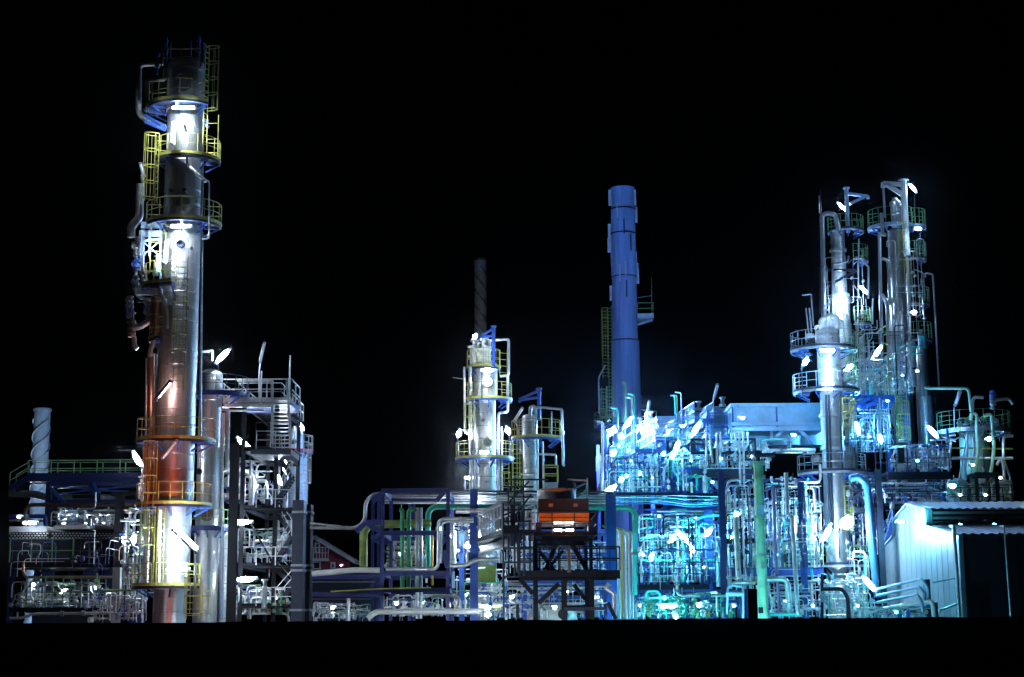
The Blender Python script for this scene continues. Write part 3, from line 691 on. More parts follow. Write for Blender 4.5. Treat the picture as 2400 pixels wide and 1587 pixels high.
# right of tower 1: interior of stair tower bays
clutter('inside the stair tower bays',540,690,1235,1318,99,108,30,14,GR,21,.8,3.2)
clutter('in the lower bays of the stair tower',532,680,1372,1440,97,106,30,12,GR+['yellow_paint'],22,.8,3.4)
clutter('behind the upper stair tower',530,640,1075,1180,106,114,18,14,METAL+['navy_steel','blue_steel'],23,.8,3)
pipe([(520,1450),(522,1235)],3.5,'pale_blue_steel',95,label='pale blue post-like pipe left of the black lamp post')
drum(620,1375,1425,6,96,'white_paint','bright white drum in the lower bay of the stair tower')
lamp(560,1415,100,9,0,'w',.8,'small lamp low in the stair tower, left',r=.09,name='bulkhead_lamp'); lamp(640,1415,100,9,0,'w',.8,'small lamp low in the stair tower, right',r=.09,name='bulkhead_lamp')  # small lamps added as fill inside the stair tower
lamp(600,1140,108,9,0,'w',.9,'small lamp behind the elbow pipe of the stair tower',r=.09,name='bulkhead_lamp')
# unseen sodium floodlights added behind the embankment to give the orange reflections
def topx0(p):
    d=Vector(p)-Vector((0,0,CAMZ)); z=d.dot(FW); return (d.dot(RT)/z*F+W0/2, H0/2-d.dot(UP)/z*F)
def sodium(px,Y,tgt,label,P_,half,col=(1,.13,.025)):
    c=P(px,1448,Y); c.z=1.6; t=thing('sodium_floodlight',label,'lamp',(c.x,Y,0)); d=(tgt-c).normalized()
    h=MB(); h.bar(c-d*.45,c-d*.12,.5,.4); h.bar((c.x,Y,0),(c.x,Y,1.5),.08); part(t,'housing',h,'grey_steel')
    g=MB(); g.bar(c-d*.12,c-d*.1,.42,.32); part(t,'lens',g,lampmat('s',.5))
    ld=bpy.data.lights.new('sodium_beam','SPOT'); ld.energy=P_; ld.color=col; ld.spot_size=2*R(half); ld.spot_blend=.6; ld.shadow_soft_size=.15
    o=bpy.data.objects.new('beam',ld); COL.objects.link(o); o.parent=t; o.location=c-Vector((c.x,Y,0)); o.rotation_euler=d.to_track_quat('-Z','Y').to_euler()
sodium(372,58,P(410,1090,Y1),'orange sodium floodlight on the ground well before the tall column',19000,5.4,(1,.10,.012))
sodium(380,74,P(400,1430,Y1),'second orange sodium floodlight close before the tall column foot',260,20)
sodium(1330,60,P(1322,1180,80),'orange sodium floodlight on the ground before the fan cooler',10000,5.2,(1,.22,.03))
lamp(60,1290,142,26,0,'w',6,'floodlight at the foot of the pale spiral chimney, hidden behind the cooler bank',r=.2)  # added hidden lamps that brighten the pale spiral chimney
lamp(140,1290,140,20,0,'w',5,'second floodlight right of the pale spiral chimney foot',r=.2)

lamp(1100,1120,176,20,0,'w',9,'floodlight behind the navy rack, at the foot of the brown spiral chimney',r=.14)  # added hidden lamp that brightens the brown spiral chimney
clutter('in front of the dark cooler casing',170,275,1240,1322,89,92,16,6,['dark_steel','dark_steel','black_steel','blue_steel','navy_steel','galvanised_steel'],15,.5,1.4,valves=.15)
clutter('along the white-railed part of the cooler bank',24,165,1262,1322,90,93,8,6,['dark_steel','blue_steel','bright_pipe_cladding'],16,.5,1.3,valves=.1)
# ================================================================= MIDDLE
# red house far behind
YH=190
t=thing('house','small dark red gabled house with white balcony, far behind the pipe bridge','house',P(775,1330,YH+3)*1)
z0=0; a=P(727,1335,YH); b_=P(819,1335,YH); pk=P(744,1262,YH); ev=P(819,1308,YH); mb=MB()
vs=[]; 
for yy in (YH,YH+8): vs+=[(a.x,yy,0),(b_.x,yy,0),(b_.x,yy,ev.z),(pk.x,yy,pk.z),(a.x,yy,pk.z-.3)]
mb.add(vs,[(0,1,2,3,4),(9,8,7,6,5),(1,6,7,2),(0,4,9,5)]); part(t,'wall',mb,'house_red')
mb=MB(); mb.add([(pk.x-.3,YH-.5,pk.z+.3),(ev.x+.6,YH-.5,ev.z-.2),(ev.x+.6,YH+8.5,ev.z-.2),(pk.x-.3,YH+8.5,pk.z+.3),(pk.x-.3,YH-.5,pk.z-.15),(ev.x+.6,YH-.5,ev.z-.65),(ev.x+.6,YH+8.5,ev.z-.65),(pk.x-.3,YH+8.5,pk.z-.15)],[(0,1,2,3),(4,7,6,5),(0,4,5,1),(1,5,6,2),(3,2,6,7)]); mb.bar((a.x-.3,YH-.3,pk.z+.1),(pk.x,YH-.3,pk.z+.1),.4); part(t,'roof',mb,'pale_concrete')
for (x0,x1,y0,y1) in ((738,750,1272,1296),(733,752,1315,1334),(775,786,1318,1332)):
    fr_=MB(); p=P(x0,y0,YH);q=P(x1,y1,YH); fr_.box(p.x,q.x,YH-.12,YH+.02,q.z,p.z); w_=part(t,'window',fr_,'white_paint'); g=MB(); g.box(p.x+.18,q.x-.18,YH-.15,YH-.11,q.z+.1,p.z-.2); part(w_,'pane',g,'dark_glass')
mb=MB(); p=P(731,1306,YH);q=P(772,1306,YH); mb.box(p.x,q.x,YH-1.2,YH,p.z-.5,p.z-.2); bl=part(t,'balcony',mb,'white_paint'); rm=MB(); rail(rm,[(p.x,YH-1.2,p.z-.2),(q.x,YH-1.2,p.z-.2)],1.3,.35,.07); part(bl,'railing',rm,'white_paint')
lamp(800,1325,YH-6,6,0,'w',.12,'faint lamp in the yard of the red house',r=.1,name='bulkhead_lamp')  # lamp added only to light the house dimly
mb=MB(); a=P(722,1339,YH-12);b_=P(900,1339,YH-12); mb.box(a.x,b_.x,YH-12,YH-11.7,0,a.z); solo('boundary_wall','dark boundary wall in front of the small red house','wall',mb,'dark_steel')  # wall added to keep the view below the house dark
# navy pipe bridge frame
YG=85
fr,xs,zs=frame('pipe_rack','navy four-level pipe rack frame left of the middle column',[896,1050],[1150,1249,1344,1383],YG,6,.2,'navy_steel',pyref=1300,hb=.24)
frame('pipe_rack','navy pipe rack frame just behind the first one',[873,960],[1160,1262,1350],YG+9,4,.18,'navy_steel',pyref=1300,hb=.3,brace=((0,1,2),))
for (p,q,w) in (((896,1156),(872,1175),.25),((858,1225),(896,1225),.3),((858,1225),(896,1250),.25),((896,1190),(880,1160),.2),((835,1247),(858,1225),.25),((1040,1155),(1024,1174),.25),((1050,1260),(1022,1290),.15),((1040,1290),(1048,1330),.25),((870,1264),(896,1248),.2)):
    mb=MB(); mb.bar(P(*p,YG-.25),P(*q,YG-.25),w); part(fr,'brace',mb,'navy_steel')
for (x0,y0,x1,y1,w,mt,lb) in ((732,1352,893,1352,9,'navy_steel','navy beam of the pipe bridge under the big silver pipe'),(732,1364,880,1364,2.5,'grey_steel','thin grey rail under the top navy bridge beam'),(732,1393,890,1395,9,'navy_steel','lower navy beam of the pipe bridge left of the rack'),(732,1404,870,1404,2,'grey_steel','thin grey rail under the lower navy bridge beam'),(896,1151,1433,1153,4,'dark_steel','long dark beam topping the pipe rack behind the fan cooler')):
    beam(x0,y0,x1,y1,YG+1,w,mt,lb)
for i,(py,r,mt) in enumerate(((1160,3,'dull_cladding'),(1166,2.2,'bright_pipe_cladding'),(1172,1.8,'aluminium_cladding'),(1178,3,'dull_cladding'))):
    pipe([(898,py),(1425,py+1)],r,mt,YG+5+i,label='level pipe on the top of the long rack, %s from the top'%ORD_[i],seams=r>2.5)
pipe([(727,1236),(835,1238),(855,1222),(857,1178),(872,1160),(900,1156)],4.5,'dull_cladding',YG,label='cable tray duct rising in a bend to the top of the navy rack',bend=1.2)
pipe([(727,1226),(800,1234)],2.5,'galvanised_steel',YG+2,label='slim pipe converging with the cable tray duct')
pipe([(852,1338),(852,1230),(1010,1226)],9.5,'olive_pipe_paint',YG+3,label='thick mottled olive pipe bending into the navy rack',bend=1.4)
pipe([(943,1378),(943,1196),(936,1194)],5,'green_pipe_paint',YG+1.5,label='left one of two dark green upright pipes in the navy rack',bend=.8,flange=0)
pipe([(958,1378),(958,1196),(972,1194),(975,1200)],5,'green_pipe_paint',YG+2,label='right one of two dark green upright pipes in the navy rack',bend=.8)
pipe([(941,1192),(941,1180)],1.2,'grey_steel',YG+1.5,label='small vent valve on the left green pipe',valve=2)
pipe([(978,1450),(978,1190)],4,'bright_pipe_cladding',YG+2,label='left one of the paired silver uprights in the navy rack',seams=True)
pipe([(987,1450),(987,1190)],3.6,'aluminium_cladding',YG+2,label='right one of the paired silver uprights in the navy rack',seams=True)
pipe([(1003,1328),(1003,1187),(1432,1190),(1489,1190),(1491,1250)],6.5,'teal_pipe_paint',YG+3,label='long teal pipe arching over the rack and behind the fan cooler',bend=1.8)
pipe([(1487,1200),(1488,1395)],6,'cyan_pipe_paint',YG+3.5,label='thick cyan-green upright pipe left of the white-hot process bay',flange=1)
pipe([(905,1334),(1020,1334),(1027,1325),(1028,1222),(1040,1216),(1110,1216)],4,'bright_pipe_cladding',YG-1,label='silver pipe looping along the rack floor and up',bend=1.2,seams=True)
pipe([(1034,1320),(1036,1228),(1046,1223),(1110,1223)],2.5,'bright_pipe_cladding',YG-.5,label='slimmer silver pipe nested inside the silver loop',bend=1)
pipe([(731,1345),(835,1336),(890,1337)],6.5,'white_paint',YG-1.5,label='big white pipe on the pipe bridge passing under the red house',bend=.6,seams=True)
pipe([(775,1387),(890,1380),(1010,1378)],1.8,'yellow_paint',YG-.6,label='thin yellow pipe along the lower pipe bridge')
pipe([(817,1455),(817,1402)],4,'bright_pipe_cladding',YG-1,label='lone silver upright under the pipe bridge',seams=True)
pipe([(862,1450),(880,1434),(1128,1433)],6.5,'white_paint',80,label='long white rust-stained pipe along the bottom of the rack',bend=1.2,seams=True)
pipe([(1013,1250),(1013,1372)],3,'orange_pipe_paint',YG+4,label='yellow-brown upright pipe right of the teal pipe')
drum(1061,1245,1320,8.5,YG+5,'white_paint','slender white column in the rack right of the silver loop',dome=.3)
pipe([(1062,1340),(1063,1378)],4,'pale_blue_steel',YG-.5,label='pale capped stub pipe hanging below the rack')
pipe([(1055,1327),(1092,1325),(1115,1312),(1170,1312)],5,'bright_pipe_cladding',YG-1,label='thick silver pipe with a rising bend left of the fan cooler',bend=1,seams=True)
pipe([(1068,1198),(1150,1197)],5.5,'bright_pipe_cladding',YG-.5,label='blunt silver level pipe left of the fan cooler top',seams=True)
pipe([(1010,1400),(1020,1396),(1078,1397),(1078,1440)],3.5,'bright_pipe_cladding',YG-2,label='silver pipe stepping along low in front of the rack')
for x,y0,w,lab,Yp in ((1111,1147,.42,'purple-blue post left of the fan cooler',YG),(1433,1158,.52,'thick purple-blue post right of the fan cooler',84),(1082,1250,.3,'short blue post behind the purple-blue post',YG+6)):
    mb=MB(); a=P(x,(y0+1430)/2,Yp); mb.ibeam((a.x,Yp,0),(a.x,Yp,zof(y0,Yp,x)),w,w); solo('support_post',lab,'post',mb,'blue_steel')
mb=MB(); a=P(1114,1325,90);b_=P(1162,1364,90); mb.box(a.x,b_.x,90,91,b_.z,a.z); solo('yellow_tank','yellow rectangular tank behind the purple-blue post','tank',mb,'yellow_paint')
for i,(x,mt,r) in enumerate(((1441,'olive_pipe_paint',2.6),(1446,'white_paint',2),(1452,'bright_pipe_cladding',2.6),(1459,'orange_pipe_paint',2.4),(1467,'bright_pipe_cladding',2.6),(1475,'white_paint',3.4),(1482,'bright_pipe_cladding',2))):
    pipe([(x+2,1450),(x,1240+abs(3-i)*2),(x-30,1232+i*2)],r,mt,87+i*.4,label='%s of seven parallel upright pipes right of the fan cooler'%ORD_[i])
MG=METAL+['yellow_paint','yellow_paint','blue_steel','green_pipe_paint','white_paint']
clutter('inside the navy pipe rack',900,1048,1395,1445,86,96,34,10,MG,31,.7,2.6)
clutter('far under the pipe bridge',735,868,1412,1450,95,108,40,6,GR,32,.6,2.2)
clutter('between the navy rack and the fan cooler',1052,1180,1210,1320,92,104,26,16,METAL+['pale_blue_steel'],33,.8,3.4)
clutter('low down beside the yellow tank',1052,1190,1330,1445,88,100,32,16,MG,34,.8,3.2)
clutter('behind the green pipes of the navy rack',905,1000,1255,1340,92,100,12,12,METAL+['navy_steel','yellow_paint'],35,.8,3)
mb=MB(); 
t=thing('stair_bank','yellow stair treads behind the green pipes','stair',P(950,1335,97))
for i,py in enumerate(range(1284,1330,9)):
    mb=MB(); a=P(906,py,97);b_=P(997,py,97); mb.box(a.x,b_.x,97,97.4,a.z-.1,a.z+.02); part(t,'tread',mb,'yellow_paint')
# ------------------------------------------------- middle column
Ym=108
cm=Column('middle_column','bright silver column with three yellow ring platforms in the middle',(1138,1040),Ym,[(858,930,28),(930,1078,24),(1078,1460,25)],'bright_pipe_cladding',seam=30,cat='distillation column')
cm.platform(862,40,180,360,dx=-4,h=1.2); cm.platform(938,57,175,372,dx=6,deck='blue_steel'); cm.platform(1076,69,172,372,dx=-2,deck='blue_steel')
disc(cm.root,1143,897,10,Ym-1,'galvanised_steel',bolts=True); disc(cm.root,1143,1036,10,Ym-1,'galvanised_steel',bolts=True); disc(cm.root,1132,985,4,Ym-.8,'grey_steel')
def davit(par,px,pt,pb,Y,arms,mat='blue_steel',r=.12):
    m_=MB(); a=P(px,pt,Y);b_=P(px,pb,Y); m_.tube([(b_.x,Y,b_.z),(b_.x,Y,a.z)],r,8); m_.lathe((b_.x,Y,a.z),[(.001,0),(r*1.6,0),(r*1.6,.1),(.001,.1)],8)
    for (p,q) in arms: m_.bar(P(*p,Y),P(*q,Y),r*1.2)
    return part(par,'davit_crane',m_,mat)
davit(cm.root,1157,767,860,Ym-1,[((1157,769),(1123,791)),((1157,786),(1123,792)),((1123,790),(1123,797))])
mb=MB()
for (px,pt,r) in ((1112,800,.16),(1120,805,.12),(1135,797,.18),(1146,800,.14),(1108,815,.2),(1128,822,.25),(1140,815,.2)):
    a=P(px,pt,Ym-.5); mb.tube([(a.x,Ym-.5,zof(862,Ym)),a],r,8); mb.lathe(a,[(.001,0),(r*1.8,0),(r*1.8,.1),(.001,.1)],10); mb.bar(a+Vector((-.3,0,-.6)),a+Vector((.5,0,-.6)),.14)
part(cm.root,'top_valves',mb,'white_paint')
ladder(cm.root,1180,820,880,20,Ym-1.0,face=-60,cage=False,rungs=.45); ladder(cm.root,1183,1085,1150,20,Ym-1.2,cage=True); ladder(cm.root,1210,1025,1160,16,Ym-1.8,face=-90); ladder(cm.root,1105,935,1020,16,Ym-1.6,face=-120)
for (pts,r,lb) in (([(1158,797),(1192,795),(1192,880),(1172,882)],3.2,'square loop pipe at the top right of the middle column'),([(1190,882),(1190,966),(1168,968),(1168,1150)],3.2,'silver pipe stepping down the right side of the middle column'),([(1088,860),(1090,1012),(1098,1018)],3,'slim silver pipe left of the middle column'),([(1102,860),(1104,1150)],4.5,'thicker silver riser on the left flank of the middle column'),([(1111,940),(1112,1150)],3.2,'slim silver riser hugging the left of the middle column'),([(1176,1000),(1177,1150)],2,'thin silver riser on the right of the middle column'),([(1061,885),(1086,888)],1.2,'thin arm sticking out left of the middle column')):
    pipe(pts,r,'bright_pipe_cladding',Ym-.8,label=lb,bend=.8,seams=r>3)
# second column
Yn=101
cn=Column('side_column','slimmer silver column with one yellow ring platform right of the middle column',(1242,1080),Yn,[(980,1025,17),(1025,1460,16)],'bright_pipe_cladding',seam=30,cat='distillation column')
cn.platform(1028,60,190,372,dx=16,deck='blue_steel')
davit(cn.root,1264,913,985,Yn-.5,[((1264,915),(1217,936)),((1264,931),(1217,938)),((1217,937),(1219,943))])
ladder(cn.root,1218,985,1140,11,Yn-1.2,face=-90)
for (pts,r,lb) in (([(1256,1030),(1256,954),(1317,959),(1320,1090),(1324,1092)],3,'square silver loop pipe right of the side column'),([(1259,1030),(1260,1160)],3.2,'silver riser on the right flank of the side column'),([(1272,1035),(1274,1160)],2.4,'slim riser right of the side column'),([(1257,1064),(1303,1066),(1303,1092)],2.6,'small loop pipe halfway down the side column'),([(1242,985),(1243,955),(1252,952),(1256,970)],4,'gooseneck pipe over the side column top'),([(1293,965),(1293,1025)],1.6,'thin post on the side column platform'),([(1220,1112),(1258,1112)],2,'short level pipe low on the side column')):
    pipe(pts,r,'bright_pipe_cladding',Yn-.7,label=lb,bend=.8)
t,a,b_=deckrail('platform','small lit platform low on the right of the side column',1276,1308,1131,Yn-1,1.5,'grey_steel','yellow_paint',h=1.1,sp=.9)
lamp(1215,972,Yn-.8,32,58,'w',1,'unlit tilted strip lamp left of the side column top',lit=False,r=.09,pole=('a',(1213,1000),(1222,1060)))
lamp(1143,868,Ym-2.8,26,0,'w',1.6,'brilliant lamp on the front of the middle column below its top platform',r=.3)
lamp(1076,1016,Ym-1,16,70,'w',1.1,'star-like lamp left of the middle column',r=.36); lamp(1190,1009,Ym-1.5,16,-70,'w',1.1,'star-like lamp between the middle and side columns',r=.33)
lamp(1113,789,Ym-.6,14,60,'w',.7,'small tilted lamp at the very top of the middle column',r=.14)
lamp(1135,1060,Ym-3.0,20,0,'w',.6,'level lamp behind the lowest yellow railing of the middle column',r=.08)
# ------------------------------------------------- fan cooler
Yf=80
t=thing('fan_cooler','square black air cooler with a copper-lit fan ring on top','air cooler',(xof(1320,1200,Yf),Yf+2.5,zof(1352,Yf)))
a=P(1262,1169,Yf);b_=P(1380,1199,Yf); mb=MB(); mb.box(a.x,b_.x,Yf,Yf+4.4,b_.z,a.z); part(t,'casing',mb,'black_steel')
mb=MB(); c=((a.x+b_.x)/2-.3,Yf+2.2); mb.lathe((c[0],c[1],0),[(1.05,a.z),(1.0,a.z+.56),(1.06,a.z+.62),(.96,a.z+.64),(.93,a.z)],28); part(t,'fan_ring',mb,'bright_pipe_cladding')
p=P(1264,1203,Yf);q=P(1381,1225,Yf)
for i in range(2):
    mb=MB(); zz=p.z-(p.z-q.z)*(i*.5); z2=zz-(p.z-q.z)*.42; mb.box(p.x,q.x,Yf-.02,Yf+4.4,z2,zz); pn=part(t,'tube_bundle',mb,'copper_cladding')
    gm=MB(); n=46
    for k in range(n): x=p.x+(q.x-p.x)*k/n; gm.box(x,x+.022,Yf-.07,Yf-.02,z2,zz)
    part(pn,'fins',gm,'orange_pipe_paint')  # sodium orange is also put into the fin and bundle colours
for (x0,x1) in ((1286,1296),(1344,1354)):
    for k in range(2): mb=MB(); u=P(x0,1181+k*4,Yf-.03); v_=P(x1,1183+k*4,Yf-.03); mb.box(u.x,v_.x,Yf-.06,Yf-.03,v_.z,u.z); part(t,'label_plate',mb,'dull_cladding')
p=P(1262,1225,Yf);q=P(1385,1262,Yf)
for x in (p.x,q.x):
    for yy in (Yf,Yf+4.2): mb=MB(); mb.bar((x,yy,q.z),(x,yy,p.z),.3); part(t,'leg',mb,'navy_steel')
mb=MB(); mb.bar((p.x,Yf,p.z-.5),(q.x,Yf,p.z-.5),.12); part(t,'tie_bar',mb,'navy_steel')
fr,xs,zs=frame('steel_frame','black steel tower standing under the fan cooler',[1256,1385],[1262,1343],Yf,5.5,.18,'black_steel',pyref=1300,hb=.26,floor=(0,),rails='dark_steel')
for (p,q,w) in (((1218,1357),(1249,1392),.14),((1310,1368),(1262,1414),.14),((1262,1290),(1305,1345),.12),((1340,1275),(1375,1335),.14),((1303,1275),(1280,1335),.14),((1345,1370),(1372,1405),.12),((1320,1290),(1283,1335),.1)):
    mb=MB(); mb.bar(P(*p,Yf-.2),P(*q,Yf-.2),w*1.6); part(fr,'brace',mb,'black_steel')
t,a,b_=deckrail('platform','wide black platform with black rails in front of the fan cooler tower',1219,1453,1337,Yf-2,2.5,'black_steel','black_steel',h=1.15,th=.42,sp=.95)
mb=MB(); rail(mb,[a+Vector((0,0,.0)),b_],1.1,.5,.03); part(t,'mesh_rail',mb,'dark_steel')
fr,xs,zs=frame('steel_frame','low brown-edged black frame under the wide platform',[1324,1388],[1352,1425],Yf-1.5,2.5,.2,'black_steel',pyref=1390,hb=.26); 
mb=MB(); a=P(1322,1423,Yf-1.8);b_=P(1420,1430,Yf-1.8); mb.box(a.x,b_.x,Yf-1.8,Yf-1.7,b_.z,a.z); part(fr,'edge_beam',mb,'dark_steel')
pipe([(1334,1342),(1334,1290),(1330,1287)],4,'copper_cladding',Yf-2.3,label='copper stub pipe standing on the wide black platform',bend=.6)
pipe([(1428,1368),(1420,1378),(1440,1392),(1440,1448)],5,'bright_pipe_cladding',Yf-3,label='silver elbow pipe with a black mouth under the wide platform',bend=.5,seams=True)
pipe([(1424,1412),(1444,1452)],4.5,'black_steel',Yf-3.4,label='black slanting pipe at the foot of the purple-blue post')
pipe([(1213,1448),(1213,1416)],3.5,'black_steel',Yf-4,label='short black bollard-like pipe at the bottom middle')
# scaffold
sc=thing('scaffold','thin dark tube scaffold rising left of the fan cooler','scaffold',P(1215,1352,Yf-3))
for i,px in enumerate((1180,1192,1206,1216,1228,1242)):
    mb=MB(); a=P(px,1300,Yf-3+(i%2)*1.5); top=(1180,1130,1125,1180,1124,1210)[i]; mb.tube([(a.x,a.y,zof((1450,1352,1350,1350,1350,1352)[i],a.y,px)),(a.x,a.y,zof(top,a.y,px))],.045,6); part(sc,'standard',mb,'dark_steel')
for i,(x0,y0,x1,y1) in enumerate(((1190,1124,1285,1124),(1190,1141,1250,1141),(1190,1165,1250,1165),(1178,1195,1246,1195),(1178,1222,1246,1222),(1178,1285,1246,1285),(1178,1318,1246,1318),(1190,1180,1240,1128),(1206,1210,1246,1158),(1178,1352,1220,1352),(1192,1252,1246,1252))):
    mb=MB(); mb.tube([P(x0,y0,Yf-2.9),P(x1,y1,Yf-2.9)],.045,6); part(sc,'ledger',mb,'dark_steel')
sc=thing('scaffold','short thin scaffold rail on the roof right of the fan ring','scaffold',P(1370,1170,Yf+3))
for (p,q) in (((1376,1120),(1376,1168)),((1348,1134),(1348,1165)),((1330,1124),(1376,1126)),((1345,1145),(1378,1130)),((1350,1165),(1378,1148))): mb=MB(); mb.tube([P(*p,Yf+3),P(*q,Yf+3)],.05,6); part(sc,'tube',mb,'grey_steel')
# inclined walkway left of the cooler
t=thing('ramp','rising grey gallery with railings on its left side, left of the fan cooler','walkway',P(1170,1262,90))
a=P(1131,1274,88);b_=P(1215,1246,77); mb=MB(); d=(b_-a); mb.bar(a,b_,1.6,.2); mb.bar(a-Vector((0,0,.35)),b_-Vector((0,0,.35)),.3,.35); part(t,'deck',mb,'dark_steel')
for s_ in (-.8,.8): mb=MB(); rail(mb,[a+Vector((s_,0,.1)),b_+Vector((s_,0,.1))],1.2,.9,.07); part(t,'railing',mb,'galvanised_steel')
mb=MB(); p=P(1144,1208,86);q=P(1198,1180,78); mb.bar(p,q,1.0,.25); part(t,'canopy',mb,'grey_steel')
for (x,y) in ((1200,1183),(1215,1246)): mb=MB(); c=P(x,y,77); mb.bar((c.x,77,c.z-2.0),(c.x,77,c.z),.16); part(t,'strut',mb,'dark_steel')
mb=MB(); a=P(1181,1231,76.5);b_=P(1216,1251,76.5); mb.box(a.x,b_.x,76.5,77.8,b_.z,a.z); part(t,'end_box',mb,'black_steel')
# white tank
t=thing('round_tank','large white domed tank at ground level under the fan cooler','tank',(xof(1306,1440,97),97,0)); c=P(1306,1452,97); mb=MB(); mb.lathe((c.x,97,0),[(1.25,0),(1.25,c.z-.1)]+[(1.25*math.cos(R(q)),c.z-.1+.95*math.sin(R(q))) for q in (10,25,40,55,70,89.9)],28); part(t,'shell',mb,'white_paint')
mb=MB(); mb.tube([(c.x+.3,95.7,c.z+.3),(c.x+.3,95.5,c.z+.35)],.3,14); part(t,'manway',mb,'black_steel')
WH=['white_paint','white_paint','bright_pipe_cladding','bright_pipe_cladding','pale_blue_steel','galvanised_steel','blue_steel']
clutter('behind the legs of the fan cooler',1225,1430,1268,1335,98,106,44,20,WH,41,.8,3.2)
clutter('at ground level under the fan cooler',1130,1430,1362,1447,94,104,52,24,WH,42,.8,3.2)
clutter('left of the fan cooler casing',1180,1262,1225,1330,95,102,16,14,METAL+['blue_steel'],43,.8,3.2)
frame('steel_frame','pale blue inner frame behind the fan cooler legs',[1230,1300,1370,1428],[1245,1300,1362,1400],99,4,.22,'blue_steel',pyref=1330,hb=.22,brace=((0,1,2),(1,2,1),(2,1,2)))
lamp(1308,1246,Yf+2,16,0,'w',.6,'left lamp of the bright pair under the fan cooler',r=.12); lamp(1335,1246,Yf+2,16,0,'w',.6,'right lamp of the bright pair under the fan cooler',r=.12)
lamp(1099,1276,90,20,40,'w',1.2,'lower of two glaring lamps left of the fan cooler gallery',r=.32); lamp(1118,1256,90,20,40,'w',1.2,'upper of two glaring lamps left of the fan cooler gallery',r=.3)
lamp(1117,1180,92,8,0,'w',.8,'tiny star-like lamp under the rack beam',r=.14,name='bulkhead_lamp')
lamp(1144,1441,79,7,90,'w',.8,'star-like lamp right at the black foreground edge',r=.2,name='bulkhead_lamp'); lamp(1146,1422,92,14,90,'w',1,'glaring lamp just above the star-like lamp at the bottom middle',r=.26,name='bulkhead_lamp')
for i,(x,y,Yl) in enumerate(((940,1300,91),(990,1415,92),(1030,1240,92),(1095,1395,92),(1200,1400,97),(1255,1390,98),(1330,1385,99),(1400,1400,99),(1250,1290,101),(1330,1300,103),(1400,1290,103),(1180,1285,96),(1300,1425,93),(780,1425,100),(1060,1420,94),(1075,1290,98),(930,1415,92))):
    lamp(x,y,Yl,9,0,'w' if i!=1 else 'y',.85,'small bulkhead lamp deep in the middle plant, %s'%('between dark pipes number row %s'%ORD_[i%9] if 0 else ['near the yellow treads','low in the navy rack at its right','under the silver loop','below the yellow tank','behind the short black bollard pipe','left under the wide platform','below the wide platform centre','below the wide platform right end','behind the left cooler leg','behind the copper stub pipe','behind the right cooler leg','below the rising gallery','over the white domed tank','far under the pipe bridge','behind the low stepping silver pipe','behind the slender white column','low in the navy rack at its left'][i]),r=.1,name='bulkhead_lamp')  # lamps added as fill between the middle pipes

# unseen floodlights added behind the embankment as fill for the plant front
for (px,Yl,k,mul,lb) in ((150,72,'w',.6,'below the left cooler bank'),(610,80,'w',.15,'before the stair tower'),(960,70,'w',2.4,'before the navy pipe rack'),(1190,72,'w',.7,'below the rising gallery'),(1455,72,'w',.6,'before the seven parallel pipes'),(1600,80,'t',8,'before the brightest unit'),(1790,82,'y',1.0,'before the mint riser foot'),(1900,78,'t',5,'before the black valve riser'),(2120,74,'c',1.2,'before the white rising pipe')):
    c=P(px,1448,Yl); c.z=1.3; t=thing('ground_floodlight','small floodlight standing on the ground '+lb,'lamp',(c.x,Yl,0)); h=MB(); h.box(c.x-.3,c.x+.3,Yl-.25,Yl-.02,1.1,1.5); h.box(c.x-.04,c.x+.04,Yl-.15,Yl-.07,0,1.1); part(t,'housing',h,'grey_steel')
    g=MB(); g.box(c.x-.26,c.x+.26,Yl-.015,Yl,1.14,1.46); part(t,'lens',g,lampmat(k,mul*2))
# ================================================================= RIGHT
# blue faceted chimney
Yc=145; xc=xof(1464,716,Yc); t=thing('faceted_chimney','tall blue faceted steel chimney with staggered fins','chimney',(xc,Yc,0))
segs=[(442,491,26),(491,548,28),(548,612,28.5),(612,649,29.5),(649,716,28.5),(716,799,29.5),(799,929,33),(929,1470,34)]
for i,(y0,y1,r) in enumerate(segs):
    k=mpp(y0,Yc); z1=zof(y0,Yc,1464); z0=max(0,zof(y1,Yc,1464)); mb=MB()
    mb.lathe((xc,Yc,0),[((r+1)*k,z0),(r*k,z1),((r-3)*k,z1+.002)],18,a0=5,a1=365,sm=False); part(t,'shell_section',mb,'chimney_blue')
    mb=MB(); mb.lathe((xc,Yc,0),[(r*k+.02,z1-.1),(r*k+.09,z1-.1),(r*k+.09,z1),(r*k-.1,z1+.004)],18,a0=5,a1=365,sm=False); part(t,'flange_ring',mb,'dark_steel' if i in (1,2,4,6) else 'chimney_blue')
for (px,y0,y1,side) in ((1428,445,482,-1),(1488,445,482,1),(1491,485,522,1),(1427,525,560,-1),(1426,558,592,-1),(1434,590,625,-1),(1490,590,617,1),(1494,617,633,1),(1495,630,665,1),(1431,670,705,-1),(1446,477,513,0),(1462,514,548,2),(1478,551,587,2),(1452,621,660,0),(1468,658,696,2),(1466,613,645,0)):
    a=P(px,y0,Yc-(1.25 if side in(0,2) else 0));b_=P(px,y1,a.y); mb=MB()
    if side in (0,2): mb.box(a.x-.05,a.x+.05,a.y-.32,a.y+.1,b_.z,a.z)
    else: mb.box(a.x-(.28 if side>0 else 0.1),a.x+(.1 if side>0 else .28),Yc-.05,Yc+.05,b_.z,a.z)
    part(t,'fin',mb,'pale_blue_steel' if side!=2 else 'navy_steel')
ladder(t,1418,724,886,12,Yc-.6,mat='yellow_paint',face=-90); ladder(t,1431,720,1000,8,Yc-.8,mat='green_rail_paint',cage=False); ladder(t,1432,905,985,18,Yc-1.4,mat='green_rail_paint',face=-90); ladder(t,1416,905,990,12,Yc-1.0,mat='green_rail_paint',face=-120)
